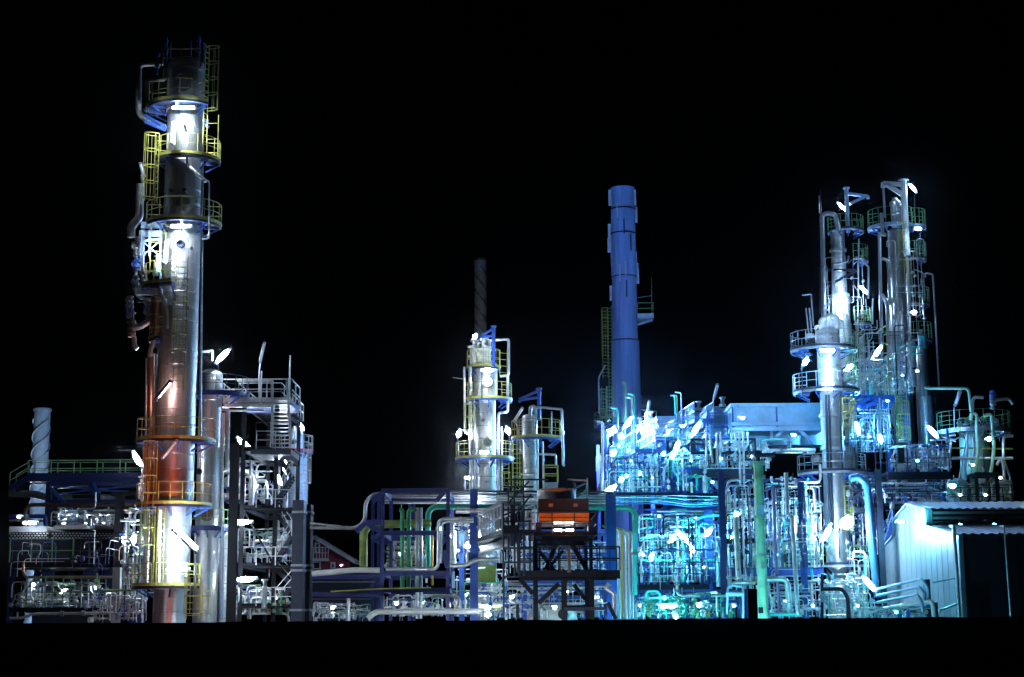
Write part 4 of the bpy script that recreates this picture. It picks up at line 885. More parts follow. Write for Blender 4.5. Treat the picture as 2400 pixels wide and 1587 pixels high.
mb=MB(); a=P(1492,748,Yc);b_=P(1530,739,Yc); mb.box(a.x,b_.x,Yc-1,Yc+1,a.z-.1,a.z+.35); mb.bar((a.x,Yc,a.z-.55),(b_.x,Yc,a.z-.1),.2); pl=part(t,'side_platform',mb,'pale_blue_steel')
rm=MB(); z=a.z+.3; rail(rm,[(a.x,Yc-1,z),(b_.x,Yc-1,z),(b_.x,Yc+1,z)],1.05,1.2,.06); part(pl,'railing',rm,'green_rail_paint')
mb=MB(); a=P(1527,651,Yc);b_=P(1528,735,Yc); mb.bar(a,b_,.05); mb.bar(P(1493,698,Yc),P(1527,693,Yc),.05); part(t,'aerial',mb,'grey_steel')
mb=MB(); a=P(1404,875,Yc-2); 
pipe([(1404,970),(1403,885),(1419,856)],1.6,'galvanised_steel',Yc-2,label='thin bent lightning rod left of the blue chimney foot')
mb=MB(); c=P(1432,975,Yc-1.5); 
cr=MB(); 
t2=thing('ring_gallery','green-railed gallery round the foot of the blue chimney','platform',(xc,Yc,zof(1000,Yc))); z=zof(1000,Yc,1450); cb=MB(); cb.lathe((xc,Yc,z),[(1.4,0),(3.0,0),(3.0,-.15),(1.4,-.15)],24,120,330); part(t2,'deck',cb,'blue_steel')
rm=MB(); arc=[(xc+3*math.cos(R(q)),Yc+3*math.sin(R(q)),z) for q in range(120,331,15)]; rail(rm,arc,1.2,1,.06); part(t2,'railing',rm,'green_rail_paint')
# ------------------------------------------------- air cooler row
def coolbox(px,Y,ptop,pbot,pxr,depth,label):
    a=P(px,ptop,Y); b_=P(pxr,pbot,Y); h=a.z-b_.z; t=thing('air_cooler',label,'air cooler',((a.x+b_.x)/2,Y+depth/2,b_.z))
    mb=MB(); mb.box(a.x,b_.x,Y,Y+depth,b_.z,a.z-.003); part(t,'casing',mb,'pale_blue_steel')
    for z in (a.z,b_.z+h*.22,b_.z):
        mb=MB(); mb.box(a.x-.12,b_.x+.12,Y-.14,Y+depth+.1,z-.26,z); part(t,'edge_beam',mb,'pale_blue_steel')
    n=max(1,int((b_.x-a.x)/3))
    for i in range(n+1): mb=MB(); x=a.x+(b_.x-a.x)*i/n; mb.box(x-.05,x+.05,Y-.07,Y,b_.z+.02,a.z-.27); part(t,'stiffener',mb,'blue_steel')
    return t,a,b_
t,a,b_=coolbox(1716,110,946,1001,1925,13,'largest pale blue air cooler box, nearest on the roof right of centre')
for i,px in enumerate((1768,1849,1905)):
    mb=MB(); c=P(px,1001,113); mb.lathe((c.x,114,0),[(1.3,c.z-1.3),(1.3,c.z-.2)],24); part(t,'fan_cone',mb,'pale_blue_steel')
for (p,q) in (((1728,1004),(1760,1036)),((1840,1004),(1807,1036)),((1866,1004),(1912,1040)),((1724,1002),(1724,1085)),((1808,1036),(1808,1000))):
    mb=MB(); mb.bar(P(*p,110.2),P(*q,110.2),.2); part(t,'strut',mb,'pale_blue_steel')
t,a,b_=coolbox(1658,114,953,1012,1700,13,'middle one of the three pale air cooler boxes, brightly lit')
t,a,b_=coolbox(1541,118,976,1024,1640,12,'farthest left pale air cooler box beside the blue chimney')
for px,py,Y in ((1520,998,121),(1526,984,121),(1618,974,117),(1638,960,117),(1694,951,113),(1500,999,123)):
    hdrum(px-7,px+6,py,4,Y,'white_paint','small white fan motor on the roof edge %s'%{1520:'left of the farthest box',1526:'near the farthest box',1618:'left of the middle box',1638:'at the left corner of the middle box',1694:'left of the largest box',1500:'right beside the chimney'}[px],name='fan_motor',cat='motor')
mb=MB(); a=P(1540,1032,119);b_=P(1716,1032,119); 
# side galleries of the coolers
for (x0,y0,Y0_,x1,y1,Y1_,lb) in ((1500,1047,135,1556,1028,113,'railed gallery rising toward the farthest cooler box'),(1605,1010,125,1650,985,112,'railed gallery between the farthest and middle cooler boxes'),(1418,1108,130,1512,1056,105,'long railed gallery rising left of the bright process unit'),(1562,1142,112,1622,1100,106,'rising stair gallery with green rails in front of the bright unit')):
    t=thing('gallery',lb,'walkway',(P(x0,y0,Y0_)+P(x1,y1,Y1_))/2); a=P(x0,y0,Y0_);b_=P(x1,y1,Y1_); mb=MB(); mb.bar(a,b_,1.4,.25); mb.bar(a-Vector((0,0,.3)),b_-Vector((0,0,.3)),.2,.5); part(t,'deck',mb,'blue_steel')
    for s_ in (-.7,.7): rm=MB(); rail(rm,[a+Vector((s_,0,.1)),b_+Vector((s_,0,.1))],1.2,1.1,.07); part(t,'railing',rm,'pale_blue_steel' if 'green' not in lb else 'green_rail_paint')
deckrail('walkway','railed walkway in front of the farthest cooler box',1512,1560,1053,112,2,'blue_steel','pale_blue_steel',h=1.45)
deckrail('walkway','dark railed walkway in front of the largest cooler box',1620,1785,1100,106,2.5,'dark_steel','dark_steel',h=1.2,th=.55)
deckrail('walkway','railed walkway high beside the middle cooler box',1664,1712,1022,109,1.5,'blue_steel','blue_steel',h=1.6)
# main frames of the bright unit
fr,xs,zs=frame('steel_frame','blue inner steel frame of the brightest process unit',[1560,1642,1700],[1062,1110,1190,1290],112,10,.3,'blue_steel',pyref=1200,hb=.3,brace=((0,2,3),(1,3,2)),ztop=1040)
frame('steel_frame','blue steel frame at the left of the brightest unit beside the chimney',[1420,1500],[1120,1142],116,10,.28,'blue_steel',pyref=1130,hb=.28,brace=((0,0,1),),ztop=1010)
for (p,q) in (((1516,1064),(1546,1092)),((1540,1064),(1512,1096)),((1646,1112),(1690,1148)),((1600,1050),(1622,1072)),((1528,1180),(1562,1163)),((1648,1180),(1690,1160))):
    mb=MB(); mb.bar(P(*p,107),P(*q,107),.22); part(fr,'brace',mb,'pale_blue_steel')
beam(1438,1157,1690,1160,96,7,'navy_steel','long dark navy beam crossing below the brightest galleries')
for i,py in enumerate((1166,1170,1175,1180)):
    pipe([(1440,py),(1560,py),(1622,py+(8 if i else 5)),(1688,py+4)],1.6,'blue_steel' if i%2 else 'cyan_pipe_paint',98+i,label='blue-lit level pipe under the long navy beam, %s from the top'%ORD_[i])
mb=MB(); a=P(1695,1300,95); mb.ibeam((a.x,95,0),(a.x,95,zof(1105,95,1693)),.36,.42); solo('support_post','thick black-blue post in front of the brightest unit right side','post',mb,'navy_steel')
for (x,y0,w,mt,lab,Yp) in ((1659,1195,.5,'blue_steel','broad blue post glowing inside the brightest unit',104),(1881,1130,.36,'blue_steel','deep blue post between the purple pipe and banded column',97),(1553,1195,.3,'navy_steel','narrow navy post left inside the brightest unit',108),(2064,1100,.36,'dark_steel','dark post right of the cyan square duct',98),(1989,1100,.2,'blue_steel','slim blue post behind the banded column',108),(2139,922,.42,'blue_steel','tall blue post under the right-hand tower',112),(2094,950,.28,'blue_steel','blue post under the small raised frame',116)):
    mb=MB(); a=P(x,1250,Yp); mb.ibeam((a.x,Yp,0),(a.x,Yp,zof(y0,Yp,x)),w,w); solo('support_post',lab,'post',mb,mt)
# vertical pipes left of bright unit
for (x0,x1,pt,pb,r,mt,lb,Yv,top) in ((1413,1411,1000,1158,3.2,'aluminium_cladding','pale stack pipe with an angled mouth left of the blue chimney',104,(1399,988)),(1447,1449,965,1155,2.6,'cyan_pipe_paint','cyan stack pipe in front of the blue chimney, angled at its top',110,(1431,955)),(1466,1466,900,1060,2.2,'olive_pipe_paint','yellowish stack pipe in front of the blue chimney',112,(1459,896)),(1481,1484,940,1155,2.6,'bright_pipe_cladding','silver stack pipe with a bent head in front of the chimney',109,(1468,930)),(1487,1491,936,1155,2.6,'teal_pipe_paint','teal stack pipe right of the silver stack pipe',110,(1472,922))):
    pipe([top,((x0+top[0])/2+ (x0-top[0])*.4,top[1]+2),(x0,pt),(x1,pb)],r,mt,Yv,label=lb,bend=1)
for i,(pts,mt) in enumerate(((([(1571,927),(1581,927),(1585,1035)]),'cyan_pipe_paint'),(([(1578,926),(1586,927),(1589,1035)]),'green_rail_paint'),(([(1582,919),(1596,921),(1599,1030)]),'pale_blue_steel'))):
    pipe(pts,1.5,mt,116,label='%s of three hooked vent pipes rising above the cooler roof'%ORD_[i],bend=1)
lamp(1519,958,118,34,78,'c',1,'unlit upright strip lamp right of the blue chimney foot',lit=False,r=.1,pole=('a',(1512,966),(1512,1000)))
lamp(1678,917,112,30,75,'c',1,'unlit strip lamp on the pole above the middle cooler box',lit=False,r=.1,pole=('a',(1672,936),(1672,1000)))
# green flanged pipe
x=xof(1783,1260,86); t=thing('flanged_pipe','thick mint green flanged riser, dark at the top, in front of the unit','pipe',(x,86,0)); zt=zof(1086,86,1783)
for (y0,y1,mt,r) in ((1086,1117,'dull_cladding',11),(1119,1211,'olive_pipe_paint',11),(1213,1305,'mint_paint',11.5),(1308,1375,'mint_paint',12),(1377,1460,'mint_paint',12.5)):
    mb=MB(); k=mpp(y0,86); mb.lathe((x,86,0),[(r*k,max(0,zof(y1,86,1783))),(r*k,zof(y0,86,1783))],24); part(t,'spool',mb,'mint_paint' if mt!='x' else mt)
for y in (1086,1118,1212,1306,1376):
    z=zof(y,86,1783); mb=MB(); mb.lathe((x,86,z),[(.25,-.09),(.36,-.09),(.36,-.02),(.3,-.02),(.3,.02),(.36,.02),(.36,.09),(.2,.09)],24,sm=False); part(t,'flange',mb,'mint_paint')
mb=MB(); a=P(1776,1183,85.7);b_=P(1791,1209,85.7); mb.box(a.x,b_.x,85.71,85.74,b_.z,a.z); part(t,'plate',mb,'pale_blue_steel')
mb=MB(); a=P(1789,1328,85.65); mb.tube([(a.x,85.9,a.z),(a.x,85.45,a.z)],.12,12); part(t,'nozzle',mb,'grey_steel')
mb=MB(); a=P(1784,1433,85.5); mb.box(a.x-.14,a.x+.1,85.4,85.6,a.z-.1,a.z+.22); part(t,'box',mb,'black_steel')
mb=MB(); c=Vector((x,86,zt)); mb.tube([c,c+Vector((0,0,.7))],.12,8); mb.ball(c+Vector((0,0,.5)),.24,10); mb.tube([c+Vector((0,0,.45)),c+Vector((.9,0,.45))],.12,8); mb.wheel(c+Vector((-.45,0,.5)),.25,(1,0,0),.03); part(t,'top_valve',mb,'dark_steel')
for (pts,r,mt,lb,Yv) in (([(1813,1140),(1818,1300),(1828,1450)],4,'purple_pipe_paint','purple pipe rising between the mint riser and silver pipes',88),([(1812,1142),(1792,1150)],3,'purple_pipe_paint','short purple branch at the top of the purple pipe',88),([(1842,1108),(1846,1211)],5,'bright_pipe_cladding','silver upright in front of the blue post, upper length',90),([(1848,1212),(1856,1209),(1862,1300),(1870,1440)],5.5,'bright_pipe_cladding','silver upright in front of the blue post, lower length',89),([(1895,1120),(1888,1136),(1900,1315)],2.6,'cyan_pipe_paint','long cyan pipe left of the banded column',100),([(1902,1333),(1905,1365),(1898,1367)],3,'cyan_pipe_paint','short hooked cyan pipe under the lowest ring platform',98),([(1770,1358),(1845,1358),(1852,1436)],6.5,'bright_pipe_cladding','fat silver pipe bending down right of the mint riser',87.5),([(1724,1214),(1731,1358)],6.5,'bright_pipe_cladding','fat silver upright left of the mint riser',91),([(1740,1150),(1743,1290),(1750,1360)],2,'dull_cladding','thin dull upright left of the mint riser',90),([(1716,1370),(1722,1366),(1770,1366)],4,'bright_pipe_cladding','short silver level pipe joining the mint riser',87.7),([(1800,1441),(1868,1440)],4,'cyan_pipe_paint','cyan level pipe at the bottom right of the mint riser',86.5),([(1704,1440),(1706,1375),(1716,1372),(1742,1376),(1742,1450)],2.8,'pale_blue_steel','pale blue goalpost pipe left of the mint riser foot',86),([(1702,1392),(1742,1393)],5,'pale_blue_steel','pale blue level beam pipe left of the mint riser',85.5)):
    pipe(pts,r,mt,Yv,label=lb,bend=1.1,seams=r>5)
pipe([(1927,1452),(1927,1346)],3.5,'black_steel',92,label='black upright valve riser before the banded column foot',valve=1)
pipe([(1924,1380),(1975,1380),(1987,1400),(1989,1450)],4.6,'black_steel',92,label='black elbow pipe sweeping down before the banded column foot',bend=2)
# bright small lines
for (pts,r,mt,lb) in (([(1590,1236),(1650,1210),(1690,1208)],3,'cyan_pipe_paint','cyan pipe slanting across the brightest unit'),([(1497,1215),(1528,1215),(1532,1235),(1500,1240)],2,'cyan_pipe_paint','cyan square loop left in the brightest unit'),([(1500,1262),(1530,1260),(1536,1335)],2.4,'cyan_pipe_paint','cyan bent pipe left in the brightest unit'),([(1588,1320),(1588,1205)],2.6,'white_paint','white upright pipe at the heart of the brightest unit'),([(1610,1240),(1622,1290)],4,'black_steel','black leaning pipe in the heart of the brightest unit'),([(1628,1238),(1636,1262)],3.5,'dark_steel','short black leaning pipe beside it'),([(1684,1375),(1680,1310)],5,'white_paint','fat white upright at the right of the brightest unit'),([(1620,1130),(1622,1160),(1680,1162)],3,'bright_pipe_cladding','silver bent pipe under the dark walkway'),([(1650,1115),(1652,1155)],4,'bright_pipe_cladding','stout silver upright under the dark walkway')):
    pipe(pts,r,mt,103,label=lb,bend=1)
CY=['cyan_pipe_paint','teal_pipe_paint','green_pipe_paint','dark_steel','pale_blue_steel','white_paint','white_paint','bright_pipe_cladding','bright_pipe_cladding','blue_steel','teal_pipe_paint','aluminium_cladding']
clutter('inside the brightest process unit',1498,1690,1195,1365,100,112,70,30,CY,51,.8,3.6)
clutter('under the galleries beside the blue chimney',1418,1540,1065,1155,106,122,36,16,CY,52,.8,3)
clutter('beneath the farthest cooler box',1540,1680,1060,1150,104,116,30,16,CY,53,.8,3)
clutter('on the dark walkway before the largest cooler',1640,1800,1030,1098,104,109,40,12,METAL+['pale_blue_steel'],54,.7,2.8,valves=.9)
clutter('low in the brightest unit at ground level',1490,1740,1385,1447,90,104,66,24,CY+['green_rail_paint','yellow_paint'],55,.8,3.2)
clutter('between the black-blue post and the mint riser',1702,1772,1125,1380,93,104,30,18,METAL+['pale_blue_steel','blue_steel'],56,.8,4)
clutter('between the mint riser and the banded column',1795,1925,1120,1335,98,108,52,30,METAL+['pale_blue_steel','blue_steel','cyan_pipe_paint','navy_steel'],57,.8,3.6)
clutter('low between the mint riser and the black elbow pipe',1800,1925,1350,1445,94,102,30,16,METAL+['pale_blue_steel','blue_steel'],58,.8,3)
clutter('right of the banded column foot',1985,2035,1290,1445,98,104,22,10,METAL+['cyan_pipe_paint','pale_blue_steel'],59,.8,3.4)
for i,(x,y,l) in enumerate(((1700,1100,0),)): pass
hdrum(1790,1910,1056,4.5,107,'white_paint','long bright level drum-like header on the walkway left of the banded column',name='header')
pipe([(1782,1050),(1784,1030),(1845,1030)],2.4,'cyan_pipe_paint',106,label='cyan loop pipe over the bright header')
pipe([(1740,1038),(1740,1060),(1910,1062)],2,'bright_pipe_cladding',107.5,label='silver level pipe right behind the bright header')
for (x0,y0,x1,y1,x2) in ((1655,1018,1668,1085,0),(1680,1014,1690,1060,0),(1715,1012,1733,1140,1),(1724,1012,1742,1140,1)):
    pipe([(x0,y0+75 if not x2 else y0+20),(x0,y0),(x1 if x2 else x0+8,y0-2),(x1+2,y1)],2.6,'bright_pipe_cladding',104,label='looped silver pipe above the dark walkway, the one near %s'%{1655:'the dark panel left side',1680:'the dark panel right side',1715:'the black-blue post head',1724:'the mint riser left side'}[x0],bend=.8)
mb=MB(); a=P(1665,1050,104);b_=P(1684,1086,104); mb.box(a.x,b_.x,104,104.4,b_.z,a.z); solo('control_panel','dark rectangular control panel on the dark walkway','cabinet',mb,'black_steel')
mb=MB(); a=P(2104,1049,99);b_=P(2121,1085,99); mb.box(a.x,b_.x,99,99.4,b_.z,a.z); solo('control_panel','dark rectangular control panel on the right-hand walkway under the towers','cabinet',mb,'black_steel')
# inner deck with black rails
deckrail('platform','black-railed bowed deck low in the brightest unit',1498,1662,1370,100,3,'dark_steel','black_steel',h=1.35,th=.55)
deckrail('walkway','blue level walkway between the black-blue post and banded column',1702,1930,1330,99,2,'blue_steel','green_rail_paint',h=1.3,th=.5)
equipment('on the walkway left of the banded column',1705,1880,1322,101,4,61,['white_paint','bright_pipe_cladding','white_paint','pale_blue_steel'],(5,9),(28,52))
equipment('inside the heart of the brightest unit',1560,1680,1362,104,4,62,['white_paint','pale_blue_steel','white_paint','bright_pipe_cladding'],(5,9),(30,70))
hdrum(1510,1600,1428,16,100,'white_paint','glaring white horizontal drum at the bottom of the brightest unit')
# ------------------------------------------------- banded column (col 3)
Y3=104
c3=Column('banded_column','thick silver column with four wide ring platforms, right of the mint riser','x' and (1952,1060),Y3,[(775,905,27),(905,1180,25,'dull_cladding'),(1180,1290,28,'dull_cladding'),(1290,1470,26,'dull_cladding')],'bright_pipe_cladding',seam=40,dome=False,cat='distillation column')
c3.root['label']='thick silver column with four wide ring platforms right of the mint riser'
for (py,r,dx,d,a0,a1) in ((820,77,-12,'dark_steel',120,372),(918,77,-10,'dark_steel',150,372),(1108,80,-4,'dark_steel',170,372),(1324,82,0,'dark_steel',150,372)):
    c3.platform(py,r,a0,a1,dx=dx,rail_m='green_rail_paint' if py in(1324,) else 'dull_cladding',kick='dark_steel',deck='galvanised_steel',brm='blue_steel')
for py in (975,1028,1052): 
    z=zof(py,Y3,1952); k=mpp(py,Y3); mb=MB(); mb.lathe((c3.x,Y3,z),[(25*k,-.12),(29*k,-.1),(29*k,.1),(25*k,.12)],28); part(c3.root,'stiffening_ring',mb,'galvanised_steel')
disc(c3.root,1912,1078,11,Y3-1.3,'grey_steel',bolts=True); disc(c3.root,1899,793,11,Y3-1.2,'grey_steel',bolts=True)
ladder(c3.root,1988,925,1010,24,Y3-1.6,mat='yellow_paint'); ladder(c3.root,1986,1122,1250,14,Y3-1.2,mat='yellow_paint',face=-80); ladder(c3.root,2008,1335,1452,26,Y3-1.8,mat='mint_paint',face=-90); ladder(c3.root,1992,780,900,20,Y3-1.2,mat='green_rail_paint')
for (pts,r,lb) in (([(1936,925),(1940,1100),(1948,1240)],3,'left pipe of the dark pair running down the front of the banded column'),([(1943,925),(1948,1100),(1954,1240)],2.6,'right pipe of the dark pair running down the front of the banded column'),([(1968,920),(1974,1100)],2,'thin pole right of the dark pair on the banded column')): pipe(pts,r,'dark_steel' if 'dark' in lb else 'galvanised_steel',Y3-1.6,label=lb)
pipe([(1896,782),(1893,760),(1889,722)],1.6,'galvanised_steel',Y3,label='left vent rod above the banded column',bend=1)
pipe([(1902,778),(1897,722)],2,'galvanised_steel',Y3,label='middle vent rod above the banded column')
pipe([(1880,692),(1901,689),(1907,765)],1.6,'galvanised_steel',Y3,label='hooked vent rod above the banded column',bend=.8)
mb=MB()
for (px,pt,r) in ((1925,748,.3),(1938,742,.35),(1950,752,.28),(1912,765,.15)):
    a=P(px,pt,Y3-.3); mb.tube(fillet([(a.x,Y3-.3,zof(778,Y3)),a,a+Vector((.6,0,0)),(a.x+.6,Y3-.3,zof(778,Y3))],.3),r*.7,10)
part(c3.root,'overhead_elbows',mb,'white_paint')
# square duct
pipe([(1992,1122),(2012,1117),(2032,1135),(2040,1250),(2056,1400)],8.5,'duct_blue',98,label='cyan-lit square-shouldered duct right of the banded column',bend=1.2)
# ------------------------------------------------- towers far
Ya=148
ta=Column('far_tower','left one of the two tallest right-hand towers, with a hooked top pipe','x' and (1969,700),Ya,[(548,600,16),(600,690,17),(690,760,22),(760,1200,24)],'aluminium_cladding',seam=24,cat='distillation column')
ta.root['label']='left one of the two tallest right-hand towers, with hooked top pipe'
ta.platform(543,42,150,390,dx=20,rail_m='green_rail_paint',kick='dark_steel',deck='pale_blue_steel',h=1.4)
ta.platform(612,36,260,400,dx=34,rail_m='green_rail_paint',kick='dark_steel',deck='dull_cladding',h=1.4); ta.platform(760,34,250,400,dx=36,rail_m='green_rail_paint',kick='dark_steel',deck='dull_cladding',h=1.5)
for py,r in ((588,20),(706,27)): z=zof(py,Ya,1969); k=mpp(py,Ya); mb=MB(); mb.lathe((ta.x,Ya,z),[(r*.8*k,-.1),(r*k,-.1),(r*k,.15),(r*.8*k,.15)],24); part(ta.root,'ring_flange',mb,'galvanised_steel')
davit(ta.root,1988,442,545,Ya-1,[((1988,454),(2034,460)),((1992,478),(2026,461)),((2034,459),(2034,466))],'pale_blue_steel',.2)
mb=MB(); mb.bar(P(1923,625,Ya-2),P(1923,735,Ya-2),.2); mb.bar(P(1928,632,Ya-2),P(2014,634,Ya-2),.22); mb.bar(P(1930,676,Ya-2),P(2003,636,Ya-2),.22); part(ta.root,'lower_davit',mb,'dark_steel')
for (pts,r,mt,lb) in (([(1931,760),(1928,560),(1926,505),(1940,499),(1958,503),(1966,540)],6,'bright_pipe_cladding','big hooked pipe up the left side of the left far tower'),([(1952,760),(1951,622),(1954,619),(1987,614),(1989,600)],2.2,'galvanised_steel','zigzag pipe on the front of the left far tower'),([(1920,500),(1919,458)],1,'galvanised_steel','thin aerial rod left of the left far tower'),([(1924,510),(1923,443)],.9,'dark_steel','thin dark aerial rod beside it on the left far tower'),([(2035,700),(2036,625),(2020,612)],2.4,'dull_cladding','slim riser right of the left far tower'),([(1977,540),(1976,615)],2,'purple_pipe_paint','short purple pipe high on the left far tower'),([(2010,850),(2013,560)],1.6,'galvanised_steel','thin riser behind the small platforms of the left far tower'),([(2045,760),(2046,700)],2.4,'dull_cladding','stub riser near the slanting lamp of the left far tower'),([(2018,790),(2021,960)],5,'aluminium_cladding','stout riser behind the yellow cage right of the banded column'),([(1944,735),(1944,700)],1,'galvanised_steel','tiny rod on the left far tower')):
    pipe(pts,r,mt,Ya-2.2,label=lb,bend=1,seams=r>4)
ladder(ta.root,2014,725,860,14,Ya-4,mat='yellow_paint',face=-80)
Yb=142
tb=Column('far_tower','x',(2103,640),Yb,[(545,700,18),(700,1150,22)],'dull_cladding',seam=26,cat='distillation column')
tb.root['label']='right one of the two tallest right-hand towers under the bright triangular davit'
tb.platform(535,55,150,372,dx=-8,rail_m='green_rail_paint',kick='pale_blue_steel',deck='pale_blue_steel',h=1.6)
tb.platform(534,30,250,380,dx=42,rail_m='green_rail_paint',kick='pale_blue_steel',deck='dull_cladding',h=1.6); tb.platform(609,34,250,400,dx=36,rail_m='green_rail_paint',kick='dark_steel',deck='dull_cladding',h=1.5); tb.platform(715,34,240,400,dx=38,rail_m='green_rail_paint',kick='dark_steel',deck='dull_cladding',h=1.5); tb.platform(800,38,230,400,dx=36,rail_m='green_rail_paint',kick='dark_steel',deck='dull_cladding',h=1.6)
davit(tb.root,2126,424,600,Yb-2,[((2126,434),(2070,430)),((2123,462),(2078,432)),((2070,428),(2070,440))],'white_paint',.3)
ladder(tb.root,2115,520,640,14,Yb-3,mat='yellow_paint'); ladder(tb.root,2128,610,690,14,Yb-3.2,mat='yellow_paint',cage=False)
for (pts,r,mt,lb) in (([(2074,510),(2070,440)],3,'bright_pipe_cladding','bright stub hanging under the davit tip of the right far tower'),([(2066,500),(2068,550),(2076,550)],4.5,'bright_pipe_cladding','short thick pipe behind the railing of the right far tower top'),([(2061,545),(2064,700),(2070,900)],4,'aluminium_cladding','long riser left of the right far tower'),([(2084,650),(2085,612),(2068,606)],3.4,'bright_pipe_cladding','silver loop halfway up left of the right far tower'),([(2085,715),(2084,640)],4,'bright_pipe_cladding','silver drop pipe left of the right far tower'),([(2066,690),(2080,712),(2086,860)],5,'bright_pipe_cladding','silver crooked riser left of the right far tower'),([(2098,710),(2102,870)],4,'bright_pipe_cladding','silver riser at the front of the right far tower'),([(2136,900),(2128,640),(2122,540)],4,'aluminium_cladding','long riser right of the right far tower'),([(2169,650),(2168,641),(2186,643),(2192,740),(2201,905)],2.4,'galvanised_steel','tall thin hooked line at the far right of the right far tower'),([(2144,632),(2164,640),(2168,700)],1.6,'grey_steel','small bent line behind the platforms of the right far tower'),([(2090,503),(2110,496),(2114,520)],3.4,'dull_cladding','dull goose neck on top of the right far tower')):
    pipe(pts,r,mt,Yb-2,label=lb,bend=1,seams=r>4)
mb=MB(); 
for (px,pt) in ((2092,478),(2098,470),(2104,476),(2110,484)):
    a=P(px,pt,Yb-1); mb.tube([(a.x,Yb-1,zof(545,Yb)),a],.2,8); mb.ball(a,.32,8)
part(tb.root,'relief_valves',mb,'galvanised_steel')
# upper cluster of white vessels
Yq=118
drum(2136,803,858,11,Yq,'white_paint','bright white upright drum with dark shade side among the cyan pipes')
drum(2162,788,816,10,Yq+1,'pale_blue_steel','blue-domed drum at the right of the cyan pipes')
drum(2138,868,906,8,Yq,'white_paint','lower white upright drum right above the blue post',dome=.2)
lc=Column('lower_column','dark grey column under the cyan pipes, left of the mint reactor',(2166,960),Yq+2,[(820,905,14),(905,1200,17)],'dull_cladding',seam=30)
tk=drum(2176,930,1060,15,Yq-2,'dull_cladding','tall blue-lit cylinder with slanting shade right of the blue post',dome=.1)
for (pts,lb) in (([(2103,800),(2105,855),(2090,865)],'cyan bent pipe left of the bright white drum'),([(2094,860),(2092,832),(2100,826),(2145,826)],'cyan loop pipe behind the bright white drum'),([(2150,785),(2166,790),(2166,812),(2135,812)],'cyan hook pipe right of the bright white drum'),([(2100,812),(2130,812)],'short cyan level pipe left of the bright white drum'),([(2165,830),(2130,828)],'cyan level pipe below the blue-domed drum')):
    pipe(pts,1.8,'cyan_pipe_paint',Yq-1.5,label=lb,bend=1)
CW=['white_paint','white_paint','bright_pipe_cladding','bright_pipe_cladding','cyan_pipe_paint','pale_blue_steel','aluminium_cladding']
clutter('between the banded column and the far towers',2005,2130,835,925,112,126,50,20,CW,71,.8,3.2)
deckrail('platform','blue-framed platform between the banded column and the tall blue post',2038,2095,928,114,3,'blue_steel','green_rail_paint',h=1.3,th=.35)
deckrail('platform','white-lit railed deck level with the banded column second ring',2000,2125,920,119,4,'blue_steel','galvanised_steel',h=1.8,th=.3)
for (p,q) in (((2048,930),(2085,962)),((2095,930),(2080,955)),((2002,955),(2040,930)),((2002,935),(2040,918)),((1998,965),(2050,945))):
    mb=MB(); mb.bar(P(*p,114),P(*q,114),.3); solo('brace','blue slanting brace between banded column and tall blue post, %s'%{2048:'the longest one',2095:'the short right one',2002:'one of a parallel trio'}.get(p[0],'one of a parallel trio'),'steel brace',mb,'blue_steel',group='braces between column and blue post')
pipe([(2050,1060),(2050,975),(2060,955),(2062,1015)],2.6,'pale_blue_steel',112,label='pale looped pipe hanging over the round glaring lamp',bend=.7)
clutter('behind the round glaring lamp right of the banded column',1990,2095,930,1060,110,122,44,24,METAL+['blue_steel','navy_steel','pale_blue_steel'],72,.7,2.6)
ld=thing('caged_ladder','long yellow caged ladder left of the tall blue post','ladder',P(2116,1040,110)); ladder(ld,2116,915,1042,22,110,mat='yellow_paint'); ladder(ld,2106,915,1042,10,110.5,mat='green_rail_paint',cage=False)
mb=MB(); 
t,a,b_=deckrail('walkway','long dark railed walkway running right from the banded column',2079,2226,1106,100,3,'dark_steel','dark_steel',h=1.75,th=.5)
clutter('on the long dark walkway under the towers',2095,2225,1040,1100,101,108,44,12,METAL+['blue_steel','green_rail_paint'],73,.7,2.8,valves=.9)
clutter('in the dark under the long right-hand walkway',2035,2215,1118,1180,102,116,16,22,['dull_cladding','navy_steel','blue_steel','aluminium_cladding','dark_steel'],74,.8,4)
hdrum(2156,2200,1168,11,104,'dull_cladding','dark ribbed drum peeking over the shed roof ridge')
equipment('on the right-hand walkway under the towers',2180,2222,1098,102,2,75,['white_paint','bright_pipe_cladding'],(4,7),(30,45))
